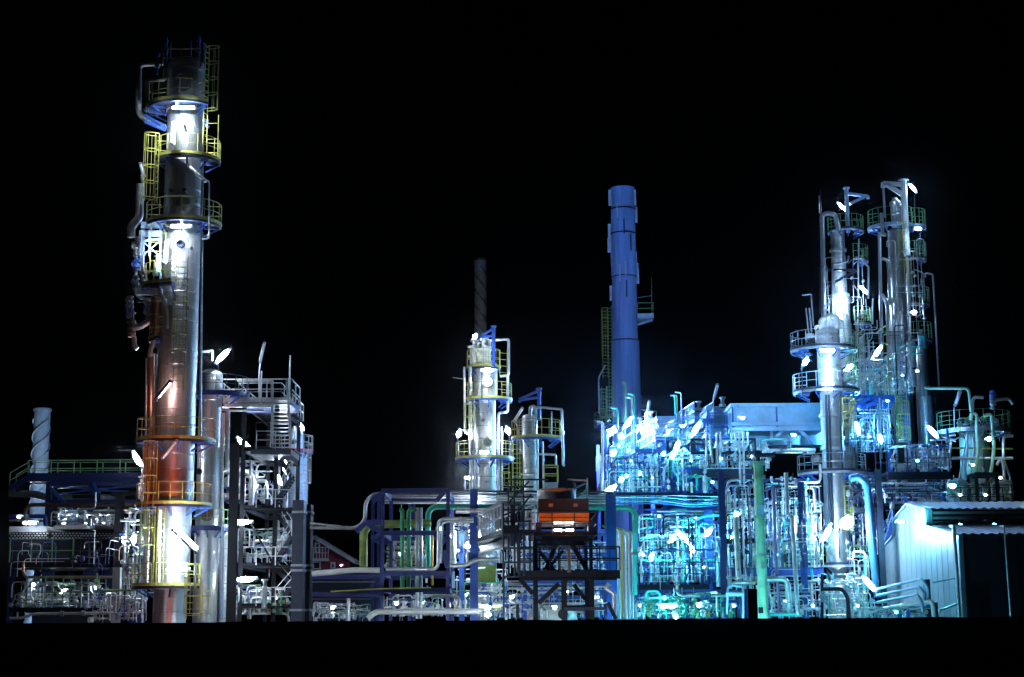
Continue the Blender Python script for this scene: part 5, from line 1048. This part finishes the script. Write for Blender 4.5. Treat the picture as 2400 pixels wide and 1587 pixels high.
# ------------------------------------------------- mint reactor
Yr=110
r1=Column('reactor','fat mint green reactor vessel at the right edge',(2286,1080),Yr,[(1022,1140,34)],'mint_paint',seam=60,zb=zof(1138,Yr,2286),cat='reactor')
r1.platform(1012,84,140,400,rail_m='green_rail_paint',kick='galvanised_steel',deck='dull_cladding',h=1.3,brm='dull_cladding')
mb=MB()
for px in (2262,2310): mb.bar(P(px,1140,Yr),(xof(px,1140,Yr),Yr,0),.4)
part(r1.root,'legs',mb,'dark_steel')
for (pts,r,mt,lb) in (([(2276,985),(2277,968),(2288,970),(2292,1050),(2288,1090),(2287,1125)],4.4,'mint_paint','left S-bent mint pipe in front of the reactor'),([(2306,975),(2324,970),(2330,1050),(2326,1085),(2322,1110)],4.4,'mint_paint','right S-bent mint pipe in front of the reactor'),([(2266,1015),(2266,1065),(2261,1095),(2264,1125)],3.6,'pale_blue_steel','pale blue bent pipe left of the mint pipes'),([(2280,1025),(2283,1060),(2275,1100),(2276,1125)],2.4,'galvanised_steel','slim bent pipe left of the mint pipes'),([(2168,910),(2270,910),(2276,965)],3.6,'mint_paint','long mint pipe arching over to the reactor top'),([(2279,965),(2280,930),(2305,932)],3.8,'bright_pipe_cladding','silver elbow vent on the reactor top'),([(2330,938),(2365,934),(2374,948)],3.8,'dull_cladding','dull arched pipe leaving the frame at the reactor top'),([(2326,960),(2325,915)],3,'galvanised_steel','tall relief valve on the reactor top'),([(2231,1074),(2374,1074)],3.6,'white_paint','thick white level pipe crossing the reactor'),([(2196,1050),(2374,1052)],2,'yellow_paint','thin yellow level pipe crossing the reactor'),([(2374,1022),(2352,1022),(2352,1075)],4,'bright_pipe_cladding','silver elbow pipe right of the reactor'),([(2336,1090),(2345,1075),(2352,1090),(2354,1140)],4,'white_paint','white bent pipe at the lower right of the reactor'),([(2352,1075),(2368,1120),(2369,1178)],2.6,'dull_cladding','thin slanting pipe at the right edge'),([(2246,1135),(2266,1015),(2240,1030),(2180,1032)],2,'galvanised_steel','thin galvanised line from the reactor to the towers'),([(2222,1140),(2229,1030)],3,'bright_pipe_cladding','upright silver pipe left of the reactor'),([(2237,1010),(2236,955)],1.4,'galvanised_steel','lamp stem on the reactor platform')):
    pipe(pts,r,mt,Yr-3.2,label=lb,bend=1.4,valve=2 if 'relief' in lb else 0,flange=2 if 'relief' in lb else 0)
lamp(2246,933,Yr-3,34,68,'y',1,'unlit strip lamp on the stem left of the reactor top',lit=False,r=.1)
RG=['mint_paint','white_paint','bright_pipe_cladding','galvanised_steel','yellow_paint','green_rail_paint','pale_blue_steel']
clutter('on the reactor top platform',2245,2340,975,1010,107,112,16,6,RG,81,.7,2,valves=.9)
clutter('around the foot of the mint reactor',2222,2372,1122,1180,106,113,60,20,RG,82,.7,3,valves=.8)
hdrum(2296,2320,1125,12,108,'white_paint','white domed drum at the foot of the reactor')
frame('steel_frame','dark frame at the foot of the reactor with a flat top beam',[2290,2338],[1111,1178],105,2,.2,'black_steel',pyref=1150,hb=.25)
deckrail('walkway','black-railed deck along the foot of the reactor',2222,2374,1180,104,2,'dark_steel','black_steel',h=1.2)
# ------------------------------------------------- shed
X0=P(2251,1350,85).x
def zz(py,Y,px): return zof(py,Y,px)
pts=[(85,0),(85,zz(1254,85,2244)),(91,zz(1234,91,2178)),(91,zz(1195,91,2175)),(95.5,zz(1182,95.5,2135)),(99,zz(1219,99,2101)),(99,zz(1255,99,2103)),(103.5,zz(1295,103.5,2064)),(103.5,0)]
X1=xof(2374,1260,104)
t=thing('shed','large corrugated shed with a lit stepped gable wall at the lower right','building',(X0+2,94,0))
mb=MB(); 
# gable as vertical sheets
ys=[p[0] for p in pts]; prof=sorted(pts[1:-1],key=lambda p:p[0])
def ztop(y):
    # upper envelope
    best=0
    for (a_,b2) in zip(pts[1:-1],pts[2:-1]):
        if a_[0]<=y<=b2[0] and b2[0]>a_[0]: best=max(best,a_[1]+(b2[1]-a_[1])*(y-a_[0])/(b2[0]-a_[0]))
    return best
brk=sorted(set([85,91,95.5,99,103.5]+[85+1.15*i for i in range(17)]))
for i,(y0,y1) in enumerate(zip(brk[:-1],brk[1:])):
    e=.002; g=.012 if any(abs(y1-(85+1.15*j))<1e-6 for j in range(17)) else 0
    x=X0; a0=ztop(y0+e);a1=ztop(y1-e)
    mb.add([(x,y0,0),(x,y1-g,0),(x,y1-g,a1),(x,y0,a0),(x+.25,y0,0),(x+.25,y1-g,0),(x+.25,y1-g,a1),(x+.25,y0,a0)],[(0,3,2,1),(4,5,6,7),(0,1,5,4),(1,2,6,5),(2,3,7,6),(3,0,4,7)])
part(t,'gable_wall',mb,'sheet_metal_wall' if 'sheet_metal_wall' in MATS else 'white_paint')
mb=MB()
for (a_,b2) in zip(pts[1:-1],pts[2:-1]): mb.bar((X0-.06,a_[0],a_[1]+.03),(X0-.06,b2[0],b2[1]+.03),.16,.1)
part(t,'verge_trim',mb,'pale_blue_steel')
mb=MB()
for j in range(1,16):
    y=85+1.15*j; mb.box(X0-.014,X0-.002,y-.015,y+.015,0,ztop(y)-.1)
part(t,'sheet_joints',mb,'grey_steel')
mb=MB(); mb.box(X0+.3,X1,85.05,85.25,0,pts[1][1]-.05); part(t,'front_wall',mb,'black_steel')
def roofsheet(p,q,name):
    mb=MB(); n=int((X1-X0)/.12); vs=[];fs=[]
    for i in range(n+1):
        x=X0-.1+(X1-X0+.1)*i/n; d=.035*(1 if (i//2)%2 else -1)
        vs+=[(x,p[0],p[1]+d),(x,q[0],q[1]+d)]
    for i in range(n): fs.append((2*i,2*i+2,2*i+3,2*i+1))
    mb.add(vs,fs); return part(t,name,mb,'roof_sheet')
roofsheet((84.6,pts[1][1]+.05),(91,pts[2][1]+.1),'lower_roof'); roofsheet((90.5,pts[3][1]+.05),(95.5,pts[4][1]+.12),'upper_roof'); roofsheet((95.5,pts[4][1]+.13),(99.2,pts[5][1]+.1),'rear_roof'); roofsheet((99,pts[6][1]+.1),(103.8,pts[7][1]+.1),'rear_lower_roof')
mb=MB()
for z in (.25,.5,.82): zq=pts[2][1]+(pts[3][1]-pts[2][1])*z; mb.box(X0+.3,X1,91.0,91.1,zq-.07,zq+.07)
part(t,'clerestory_rails',mb,'grey_steel')
mb=MB(); mb.box(X0+.3,X1,91.12,91.3,pts[2][1]+(pts[3][1]-pts[2][1])*.42,pts[3][1]); part(t,'clerestory_wall',mb,'black_steel')
for (px,b1,lb) in ((2235,2246,'left'),(2353,2368,'right')):
    mb=MB(); a=P(px,1250,84.7); xx=xof(px,1250,84.7); mb.tube(fillet([(xx+.35,86.5,zof(1229,84.7,px)),(xx,84.6,zof(1234,84.7,px)),(xx,84.6,zof(1252,84.7,px)),(xx+(b1-px)*.006,84.6,.2)],.3),.1 if lb=='left' else .05,8); part(t,'downpipe',mb,'galvanised_steel')
pipe([(2206,1436),(2200,1431),(2244,1416)],2.6,'bright_pipe_cladding',84.5,label='thin silver pipe at the bottom of the shed gable')
pipe([(2185,1366),(2248,1354)],1.2,'pale_blue_steel',84.6,label='thin level conduit on the shed gable')
for i,(y0,xr,yr,yb) in enumerate(((1381,2160,1357,1410),(1396,2155,1375,1412),(1412,2150,1393,1425))):
    pipe([(2056,y0,90),(xr,yr,84),(xr+10+2*(2-i),yr+18,83.6),(xr+12+2*(2-i),yb+8,83.6)],3.4,'cyan_pipe_paint' if 0 else 'pale_blue_steel',90,label='%s of three parallel cyan-lit pipes before the shed gable, from the top'%ORD_[i],bend=1.2)
pipe([(2030,1437,90),(2110,1420,86),(2186,1409,83),(2190,1450,82.8)],5,'white_paint',90,label='white pipe rising to the right before the shed gable',bend=1.2)
pipe([(2176,1413,83.2),(2186,1416,83),(2188,1452,82.8)],3.4,'bright_pipe_cladding',83,label='silver bent pipe at the end of the white pipe')
mb=MB(); a=P(2168,1358,86.5);b_=P(2184,1440,86.5); mb.box(a.x,b_.x,86.5,87,0,a.z); solo('cabinet','dark tall cabinet against the shed gable behind the parallel pipes','cabinet',mb,'dark_steel')
mb=MB(); a=P(2190,1412,82.9);b_=P(2200,1450,82.9); mb.box(a.x,b_.x,82.9,83.3,0,a.z); solo('rusty_post','short rusty brown post at the end of the white pipe','post',mb,'rust_brown')
clutter('at ground level before the shed gable',2035,2188,1422,1449,84,90,28,8,['white_paint','pale_blue_steel','blue_steel','bright_pipe_cladding'],91,.8,3)
deckrail('walkway','low white-lit rail deck before the shed gable',2030,2085,1452,86,1.5,'blue_steel','white_paint',h=.9)
t=thing('stair','small blue stair behind the shed gable','stair',P(2085,1270,104)); st=MB(); p=P(2072,1290,104);q=P(2092,1225,104)
for i in range(1,8): c=p.lerp(q,i/8); st.box(c.x-.1,c.x+.9,104,104.9,c.z-.02,c.z+.02)
st.bar(p,q,.08,.25); part(t,'stringers',st,'blue_steel'); rm=MB(); rail(rm,[p,q],1.1,1); part(t,'handrail',rm,'pale_blue_steel')
clutter('between the banded column and the square duct',1985,2060,1120,1300,104,112,30,16,METAL+['navy_steel','blue_steel','cyan_pipe_paint'],94,.7,2.6)
clutter('behind the shed left slope',2066,2112,1205,1285,104,110,10,10,['blue_steel','navy_steel','dull_cladding'],92,.8,2.6)
clutter('seen through the shed clerestory',2185,2370,1222,1236,96,97,30,0,['white_paint','pale_blue_steel','dull_cladding'],93,1,4)
# denser lattice and pipework
for (x0,x1,lv,Y,dp,w,mt,ph,br) in (([1500,1545,1600,1655,1690],0,[1195,1240,1290,1340],111,4,.14,'blue_steel','thin blue lattice frame inside the brightest unit, behind its lamps',((0,0,1),(2,1,2),(3,0,1))),
 ([1710,1745,1800,1850,1915],0,[1125,1170,1215,1270,1345],106,4,.14,'navy_steel','thin navy lattice frame between the mint riser and banded column',((0,0,1),(1,2,1),(2,1,2),(3,3,2),(3,0,1))),
 ([1425,1455,1490,1530],0,[1050,1085,1120,1150],113,4,.13,'blue_steel','thin blue lattice frame below the chimney gallery',((0,0,1),(1,1,2),(2,0,1))),
 ([1550,1590,1640,1700],0,[1070,1100,1150],111,4,.13,'blue_steel','thin blue lattice frame below the farthest cooler box',((0,0,1),(1,1,0),(2,0,1))),
 ([1990,2020,2050],0,[1110,1150,1200,1250,1300,1350],106,4,.14,'navy_steel','thin navy lattice frame behind the square duct',((0,0,1),(1,2,1),(0,3,2),(1,4,3))),
 ([2000,2040,2080,2130],0,[850,885,930,975,1030],121,4,.16,'blue_steel','thin blue lattice frame between banded column and far towers',((0,0,1),(1,2,1),(2,1,2),(0,3,2))),
 ([2080,2130,2180,2215],0,[1118,1140,1160,1180],108,5,.16,'dark_steel','dark lattice frame under the long right-hand walkway',((0,0,1),(1,1,0),(2,0,2))),
 ([2225,2265,2330,2370],0,[1128,1155,1180],110,3,.14,'navy_steel','navy lattice frame around the foot of the reactor',((0,0,1),(2,1,0))),
 ([1620,1665,1710,1770],0,[1030,1062],105,3,.12,'dark_steel','thin dark frame on the dark walkway before the largest cooler',((0,0,1),)),
 ([1495,1560,1640,1735],0,[1385,1410],98,4,.14,'blue_steel','low blue frame at ground level of the brightest unit',((0,0,1),(2,1,0)))):
    frame('steel_frame',ph,x0,lv,Y,dp,w,mt,pyref=(lv[0]+lv[-1])/2,hb=w*1.2,brace=br,zb=(zof(lv[-1],Y,x0[0]) if lv[-1]<1300 else 0))
DK=['dark_steel','black_steel','navy_steel','blue_steel','bright_pipe_cladding','white_paint']
clutter('in the front layer of the brightest unit',1498,1690,1200,1360,97,100,34,8,DK,151,.6,2)
clutter('in the front layer right of the mint riser',1798,1925,1125,1330,94,98,30,10,DK+['cyan_pipe_paint'],152,.6,2)
clutter('in the front layer under the chimney galleries',1420,1560,1060,1152,103,106,26,10,DK+['teal_pipe_paint'],153,.6,1.8)
clutter('in the front layer left of the mint riser',1702,1772,1110,1345,91,93,16,6,DK,154,.6,2)
clutter('in fine lines around the banded column foot',1925,2035,1345,1447,95,99,34,8,METAL+['green_rail_paint','cyan_pipe_paint'],155,.6,2)
clutter('in fine lines among the cyan pipes',2000,2140,760,925,108,112,44,12,METAL+['green_rail_paint','dark_steel','yellow_paint'],156,.5,1.6)
clutter('in fine lines beside the right far tower',2078,2165,560,800,136,139,10,6,METAL+['dark_steel'],157,.6,1.4,valves=.9)
clutter('in fine lines beside the left far tower',1930,2025,600,770,143,146,9,5,METAL+['dark_steel'],158,.6,1.4,valves=.9)
clutter('on the cooler side galleries',1500,1660,985,1050,112,118,30,8,METAL+['pale_blue_steel','blue_steel'],159,.6,2,valves=.9)
clutter('under the long walkway in fine lines',1990,2225,1112,1180,100,104,30,20,DK,160,.5,1.8)
deckrail('walkway','upper thin walkway inside the brightest unit',1500,1690,1262,105,1.5,'navy_steel','blue_steel',h=1.1,th=.2)
deckrail('walkway','upper walkway between the mint riser and the banded column',1800,1925,1215,103,1.5,'navy_steel','pale_blue_steel',h=1.1,th=.25)
deckrail('walkway','short black-railed walkway left of the mint riser',1702,1770,1262,95,1.5,'black_steel','black_steel',h=1.1,th=.25)
deckrail('walkway','dark walkway right of the banded column behind the duct',1985,2060,1190,103,1.5,'dark_steel','dark_steel',h=1.1,th=.25)
# ------------------------------------------------- LAMPS right
RL=[(1435,1011,112,26,60,'c',1.6,.55,'largest round glaring lamp left of the chimney foot'),(1474,989,111,40,52,'c',1.3,.28,'long tilted lamp in front of the chimney foot'),(1455,1022,111,16,60,'c',1,.3,'small glaring lamp right below the largest round lamp'),(1438,1062,108,18,55,'c',1.2,.3,'glaring lamp third down in the row below the chimney'),(1450,1045,110,6,0,'c',.8,.16,'tiny lamp in the row below the chimney'),(1457,1124,104,14,60,'c',1.1,.28,'glaring lamp lower in the row below the chimney'),(1468,1116,106,8,60,'c',.9,.18,'small lamp right beside the lower glaring lamp'),(1432,1146,96,26,30,'w',1.2,.32,'glaring lamp on top of the thick purple-blue post'),(1499,1109,108,8,0,'c',.9,.16,'small star lamp under the long gallery, right'),(1510,1093,110,8,0,'c',.9,.16,'small star lamp under the long gallery, farther right'),(1631,1006,108,50,58,'c',1.2,.2,'long tilted lamp before the middle cooler box'),(1586,1048,106,34,68,'c',1.4,.3,'tilted lamp under the hooked vent pipes, upper'),(1577,1066,105,20,60,'c',1.2,.28,'glaring lamp below the hooked vent pipes, lower'),(1555,1064,107,10,60,'c',1,.2,'small glaring lamp left of the hooked vent pipes'),
 (1600,1258,101,46,-45,'c',3,.3,'largest white-hot lamp at the heart of the brightest unit, slanting right'),(1578,1262,101,30,45,'c',2.4,.3,'white-hot lamp at the heart of the brightest unit, slanting left'),(1660,1248,101,30,45,'t',1.5,.28,'white-hot lamp right in the brightest unit'),(1527,1306,101,24,60,'t',1.4,.32,'white-hot lamp left in the brightest unit'),(1504,1300,102,10,60,'c',1,.2,'small white-hot lamp at the teal upright'),(1620,1285,102,26,-60,'c',1.3,.28,'white-hot lamp just right of the unit heart'),
 (1565,1421,94,44,0,'t',2,.3,'long glaring level lamp at the bottom of the brightest unit'),(1584,1447,80,5,0,'w',.6,.14,'star-like lamp at the black foreground edge below the brightest unit'),(1640,1418,96,16,0,'c',1,.2,'glaring level lamp at the bottom right of the brightest unit'),
 (1726,1205,99,20,0,'t',1.3,.3,'glaring lamp above the fat silver upright'),(1712,1260,100,20,80,'c',1.1,.25,'upright glaring lamp beside the fat silver upright'),(1735,1290,100,14,80,'c',1,.25,'glaring lamp low beside the fat silver upright'),
 (1968,712,146,46,-62,'c',2.6,.6,'largest glare on the left far tower halfway up'),(1974,485,148,30,-47,'b',1.2,.3,'bright tilted lamp on top of the left far tower'),(2024,679,144,26,-47,'b',1.3,.32,'bright slanting lamp right of the left far tower'),(2139,440,140,26,-52,'b',1.3,.26,'slender bright lamp on the triangular davit'),(2152,536,138,16,-10,'c',1.6,.4,'glaring lamp under the top right ring of the right far tower'),(2142,732,138,14,5,'c',1.2,.2,'star-like lamp halfway down the right far tower'),(2056,826,122,46,55,'c',1.6,.34,'long glaring lamp slanting between the far towers'),(1889,847,102,20,60,'c',1.4,.3,'glaring lamp left between the two upper rings of the banded column'),
 (1940,822,Y3-3.2,30,0,'v',14,.08,'level lamp tucked under the uppermost ring of the banded column'),(1990,862,116,26,40,'c',1.6,.3,'glare right between the two upper rings of the banded column'),(1940,900,Y3-3,26,0,'v',5,.08,'level lamp on the second ring of the banded column'),
 (2010,1004,112,34,-78,'c',1.8,.55,'big upright glaring lamp right of the banded column'),(2063,1028,108,20,-70,'c',1.8,.62,'big round glaring lamp right of the banded column'),(2186,1012,106,40,-50,'b',1.3,.22,'slanting strip lamp right of the blue-lit cylinder'),(2318,1029,105,10,20,'y',1.3,.25,'star-like lamp on the reactor under its ring'),(2232,1139,103,16,0,'c',1.2,.2,'star-like lamp under the right end of the long walkway'),
 (2037,1368,90,50,-50,'c',.5,.3,'long glaring lamp slanting before the shed gable'),(1985,1225,97,30,40,'v',3,1.15,'biggest white ball of glare right of the banded column'),(1938,1250,Y3-3,46,60,'v',1.6,.2,'tall glare on the front of the banded column'),
 (1560,960,118,8,0,'c',.0,.1,'')]
for (x,y,Y,l,a,k,mul,r,lb) in RL:
    if Y>=115 and k in 'cb' and x>1850: k='v'
    if lb: lamp(x,y,Y,l,a,k,mul,lb,r=r)
q_=topx0((X0-.7,94.5,zof(1222,94,2140)))
lamp(q_[0],q_[1],94.5,14,0,'t',12,'level strip lamp shining onto the upper shed gable',r=.05)
q_=topx0((X0-.7,90,zof(1240,90,2180)))
lamp(q_[0],q_[1],90,12,0,'t',7,'second strip lamp shining onto the shed gable, nearer the eave',r=.08)
for i,(x,y,Yl,k,lb) in enumerate(((2080,880,116,'c','among the cyan pipes, left'),(2115,880,116,'c','among the cyan pipes, right'),(2040,895,115,'c','among the cyan pipes, far left'),(2150,870,116,'c','beside the lower white drum'),(2280,1090,104,'y','before the reactor belly'),(2345,1120,105,'y','at the lower right of the reactor'),(2250,1160,104,'y','at the lower left of the reactor foot'),(2310,1160,104,'y','at the foot of the reactor, right of centre'),(2150,1080,101,'c','on the long dark walkway'),(2120,1150,108,'c','in the dark below the long walkway'),(1760,1070,104,'c','behind the mint riser top'),(1690,1075,104,'c','beside the dark control panel'),(1820,1180,101,'c','right of the mint riser, upper'),(1850,1260,100,'c','right of the mint riser, middle'),(1820,1300,100,'c','right of the mint riser, lower'),(1900,1290,100,'c','left of the lowest ring platform'),(1840,1410,95,'c','low right of the mint riser'),(1905,1420,95,'c','beside the black valve riser'),(1720,1420,95,'c','low left of the mint riser'),(1500,1420,96,'c','low at the teal upright foot'),(1650,1330,102,'c','in the lower right of the brightest unit'),(1545,1210,106,'c','top left inside the brightest unit'),(1630,1215,106,'c','top right inside the brightest unit'),(1480,1080,112,'c','under the chimney gallery'),(1530,1120,108,'c','under the farthest cooler, left'),(1620,1080,108,'c','under the farthest cooler, right'),(1670,1130,106,'c','under the dark walkway'),(1740,980,107,'c','in front of the largest cooler box, left'),(1860,1020,107,'c','under the largest cooler box, right'),(1600,1000,114,'c','before the farthest cooler box'),(2010,1420,95,'t','beside the mint caged ladder'),(2100,1435,82,'t','low before the shed gable'),(2250,1229,94,'c','inside the clerestory, left'),(2330,1229,94,'c','inside the clerestory, right'),(2105,1245,101,'c','behind the shed left slope'),(2080,940,112,'c','under the blue-framed platform'))):
    lamp(x,y,Yl,9,0,k,.32 if 'cooler box' not in lb else 8.0,'small bulkhead lamp '+lb,r=.1,name='bulkhead_lamp')  # added fill lamps; the ones at cooler boxes brighten the casings
# two lamps added to wash the blue chimney with light
lamp(1436,1010,118,20,0,'k',52,'broad blue floodlight below the blue chimney',r=.25); lamp(1500,1010,118,20,0,'k',40,'second blue floodlight right below the blue chimney',r=.2)
# night-sky stars are left out: too faint to be more than specks
# ---------------------------------------------------------------- emit the queued pipes
COLN={'aluminium_cladding':'silver','dull_cladding':'dull','bright_pipe_cladding':'shiny','grey_steel':'grey','navy_steel':'navy','dark_steel':'dark','black_steel':'black','blue_steel':'blue','pale_blue_steel':'pale-blue','yellow_paint':'yellow','green_rail_paint':'green','galvanised_steel':'galvanised','white_paint':'white','teal_pipe_paint':'teal','cyan_pipe_paint':'cyan','olive_pipe_paint':'olive','green_pipe_paint':'green','mint_paint':'mint','orange_pipe_paint':'orange','purple_pipe_paint':'purple','red_paint':'red','rust_brown':'rusty','copper_cladding':'copper','duct_blue':'blue'}
ORDN=['first','second','third','fourth','fifth','sixth','seventh','eighth','ninth','tenth','eleventh','twelfth','thirteenth','fourteenth','fifteenth','sixteenth','seventeenth','eighteenth','nineteenth','twentieth']
def topx(p):
    d=p-Vector((0,0,CAMZ)); z=d.dot(FW); return (d.dot(RT)/z*F+W0/2, H0/2-d.dot(UP)/z*F)
def emit(pd,name='pipe',label=None,group=None):
    w=fillet(pd['w'],pd['bend']*max(pd['r']*2.2,.12),5); r=pd['r']; mb=MB(); mb.tube(w,r,12 if r>.15 else 8 if r>.06 else 6)
    if pd['seams']:
        for a,b in zip(pd['w'][:-1],pd['w'][1:]):
            L_=(b-a).length; n=int(L_/1.3)
            for i in range(1,n): mb.lathe(a.lerp(b,i/n),[(r+.001,-.03),(r+.012,-.02),(r+.012,.02),(r+.001,.03)],12,ax=(b-a))
    org=min(pd['w'],key=lambda p:p.z).copy()
    o=meshobj(name,mb,pd['mat'],None,org); o.location=org; ORG[o.name]=org
    if label: o['label']=label; o['category']='pipe'
    if group:o['group']=group
    segs=[(a,b) for a,b in zip(pd['w'][:-1],pd['w'][1:]) if (b-a).length>.8]
    rnd=random.Random(int(org.x*97+org.z*31)); 
    if segs:
        for k in range(pd['fl']):
            a,b=segs[k%len(segs)]; t=(k+1)/(pd['fl']+1)*.8+.1; c=a.lerp(b,t); m=MB(); m.lathe(c,[(r,-.09),(r*1.5+.04,-.09),(r*1.5+.04,-.02),(r*1.2,-.02),(r*1.2,.02),(r*1.5+.04,.02),(r*1.5+.04,.09),(r,.09)],12,ax=(b-a),sm=False)
            part(o,'flange',m,'grey_steel')
        for k in range(pd['va']):
            a,b=segs[(k*7+1)%len(segs)]; c=a.lerp(b,(k+.6)/(pd['va']+.2)); m=MB(); d=(b-a).normalized()
            m.ball(c,r*1.5+.07,8); m.lathe(c,[(r*1.6+.05,-.3),(r*1.6+.05,-.22),(r,-.22),(r,.22),(r*1.6+.05,.22),(r*1.6+.05,.3)],10,ax=d,sm=False)
            s=Vector((0,-1,0)) if abs(d.y)<.7 else Vector((0,0,1)); m.tube([c,c+s*(r+.35)],.045,6); m.wheel(c+s*(r+.35),.1+r*.5,s,.018)
            part(o,'valve',m,'grey_steel' if (k+int(org.x))%3 else 'blue_steel')
    return o
named=[p for p in PIPES if p['label']]; autop=[p for p in PIPES if not p['label']]
for p in named: emit(p,label=p['label'])
def info(p):
    q=[topx(v) for v in p['w']]; x=sum(a for a,_ in q)/len(q); dx=max(a for a,_ in q)-min(a for a,_ in q); dy=max(b for _,b in q)-min(b for _,b in q)
    rp=p['r']/mpp(1200,p['w'][0].y); p['x']=x; p['y']=sum(b for _,b in q)/len(q); p['area']=(dx+dy)*rp
    p['or']='upright' if dy>2.5*dx else ('level' if dx>2.5*dy else 'bent'); p['sz']='thick' if rp>5 else ('slim' if rp>2.6 else 'thin')
for p in autop: info(p)
autop.sort(key=lambda p:-p['area'])
NIND=max(0,296-len(named)); ind=autop[:NIND]; rest=autop[NIND:]
grp={}
for p in ind: grp.setdefault((p['sz'],p['mat'],p['or'],p['zone']),[]).append(p)
for (sz,mt,orr,zn),ps in grp.items():
    ps.sort(key=lambda p:p['x'])
    if orr=='level': ps.sort(key=lambda p:p['y'])
    for i,p in enumerate(ps):
        o_='' if len(ps)==1 else (', %s from the %s'%(ORDN[min(i,19)],'top' if orr=='level' else 'left'))
        emit(p,label='%s %s %s pipe %s%s'%(sz,COLN[mt],orr,zn,o_),group='pipes '+zn)
if rest:
    bym={}
    for p in rest: bym.setdefault(p['mat'],[]).append(p)
    me=bpy.data.meshes.new('small_pipes'); vs=[];fs=[];mi=[];sm=[]
    for k,(mt,ps) in enumerate(bym.items()):
        mb=MB()
        for p in ps:
            w=fillet(p['w'],p['bend']*max(p['r']*2.2,.12),3); mb.tube(w,p['r'],6)
            if p['va']:
                for q in range(p['va']):
                    a,b=p['w'][0],p['w'][1]; c=a.lerp(b,(q+.6)/(p['va']+.2)); mb.ball(c,p['r']*1.5+.07,6); mb.tube([c,c+Vector((0,-p['r']-.3,0))],.04,4); mb.wheel(c+Vector((0,-p['r']-.3,0)),.11,(0,-1,0),.018)
        o=len(vs); vs+=mb.v; fs+=[[i+o for i in f] for f in mb.f]; mi+=[k]*len(mb.f); sm+=mb.sm; me.materials.append(MATS[mt])
    me.from_pydata(vs,[],fs); me.polygons.foreach_set('material_index',mi); me.polygons.foreach_set('use_smooth',sm)
    o=bpy.data.objects.new('small_pipes',me); COL.objects.link(o); o['kind']='stuff'; o['label']='tangle of small pipes and valves filling the process units'; o['category']='pipes'
print('PIPES named',len(named),'auto',len(ind),'rest',len(rest))
# ---------------------------------------------------------------- night sky, render settings
w=bpy.data.worlds.new('World'); SC.world=w; w.use_nodes=True; nt=w.node_tree; bg=nt.nodes['Background']
sky=nt.nodes.new('ShaderNodeTexSky'); sky.sky_type='NISHITA'; sky.sun_disc=False; sky.sun_elevation=R(-9.5); sky.sun_rotation=R(90)
nt.links.new(sky.outputs[0],bg.inputs[0]); bg.inputs[1].default_value=.05
vs_=SC.view_settings; vs_.view_transform='Standard'; vs_.look='None'; vs_.exposure=0; vs_.gamma=1; vs_.use_curve_mapping=False
cy=SC.cycles; cy.use_denoising=True; cy.use_light_tree=True; cy.max_bounces=5; cy.diffuse_bounces=0; cy.glossy_bounces=4; cy.volume_bounces=0; cy.sample_clamp_indirect=4; cy.use_adaptive_sampling=True; cy.adaptive_threshold=.02
cy.volume_step_rate=1
HALO_DENSITY=.00008  # thin volume added to give lamps halos; the air itself is clear
if HALO_DENSITY:
    hm=bpy.data.materials.new('haze_air'); hm.use_nodes=True; nt=hm.node_tree; nt.nodes.clear()
    o=nt.nodes.new('ShaderNodeOutputMaterial'); v=nt.nodes.new('ShaderNodeVolumePrincipled'); v.inputs['Color'].default_value=(.75,.85,1,1); v.inputs['Density'].default_value=HALO_DENSITY; v.inputs['Anisotropy'].default_value=.992
    nt.links.new(v.outputs[0],o.inputs['Volume']); MATS['haze_air']=hm
    b=MB(); b.box(-120,120,-30,260,-1.3,48); h=meshobj('haze',b,'haze_air'); h['kind']='stuff'
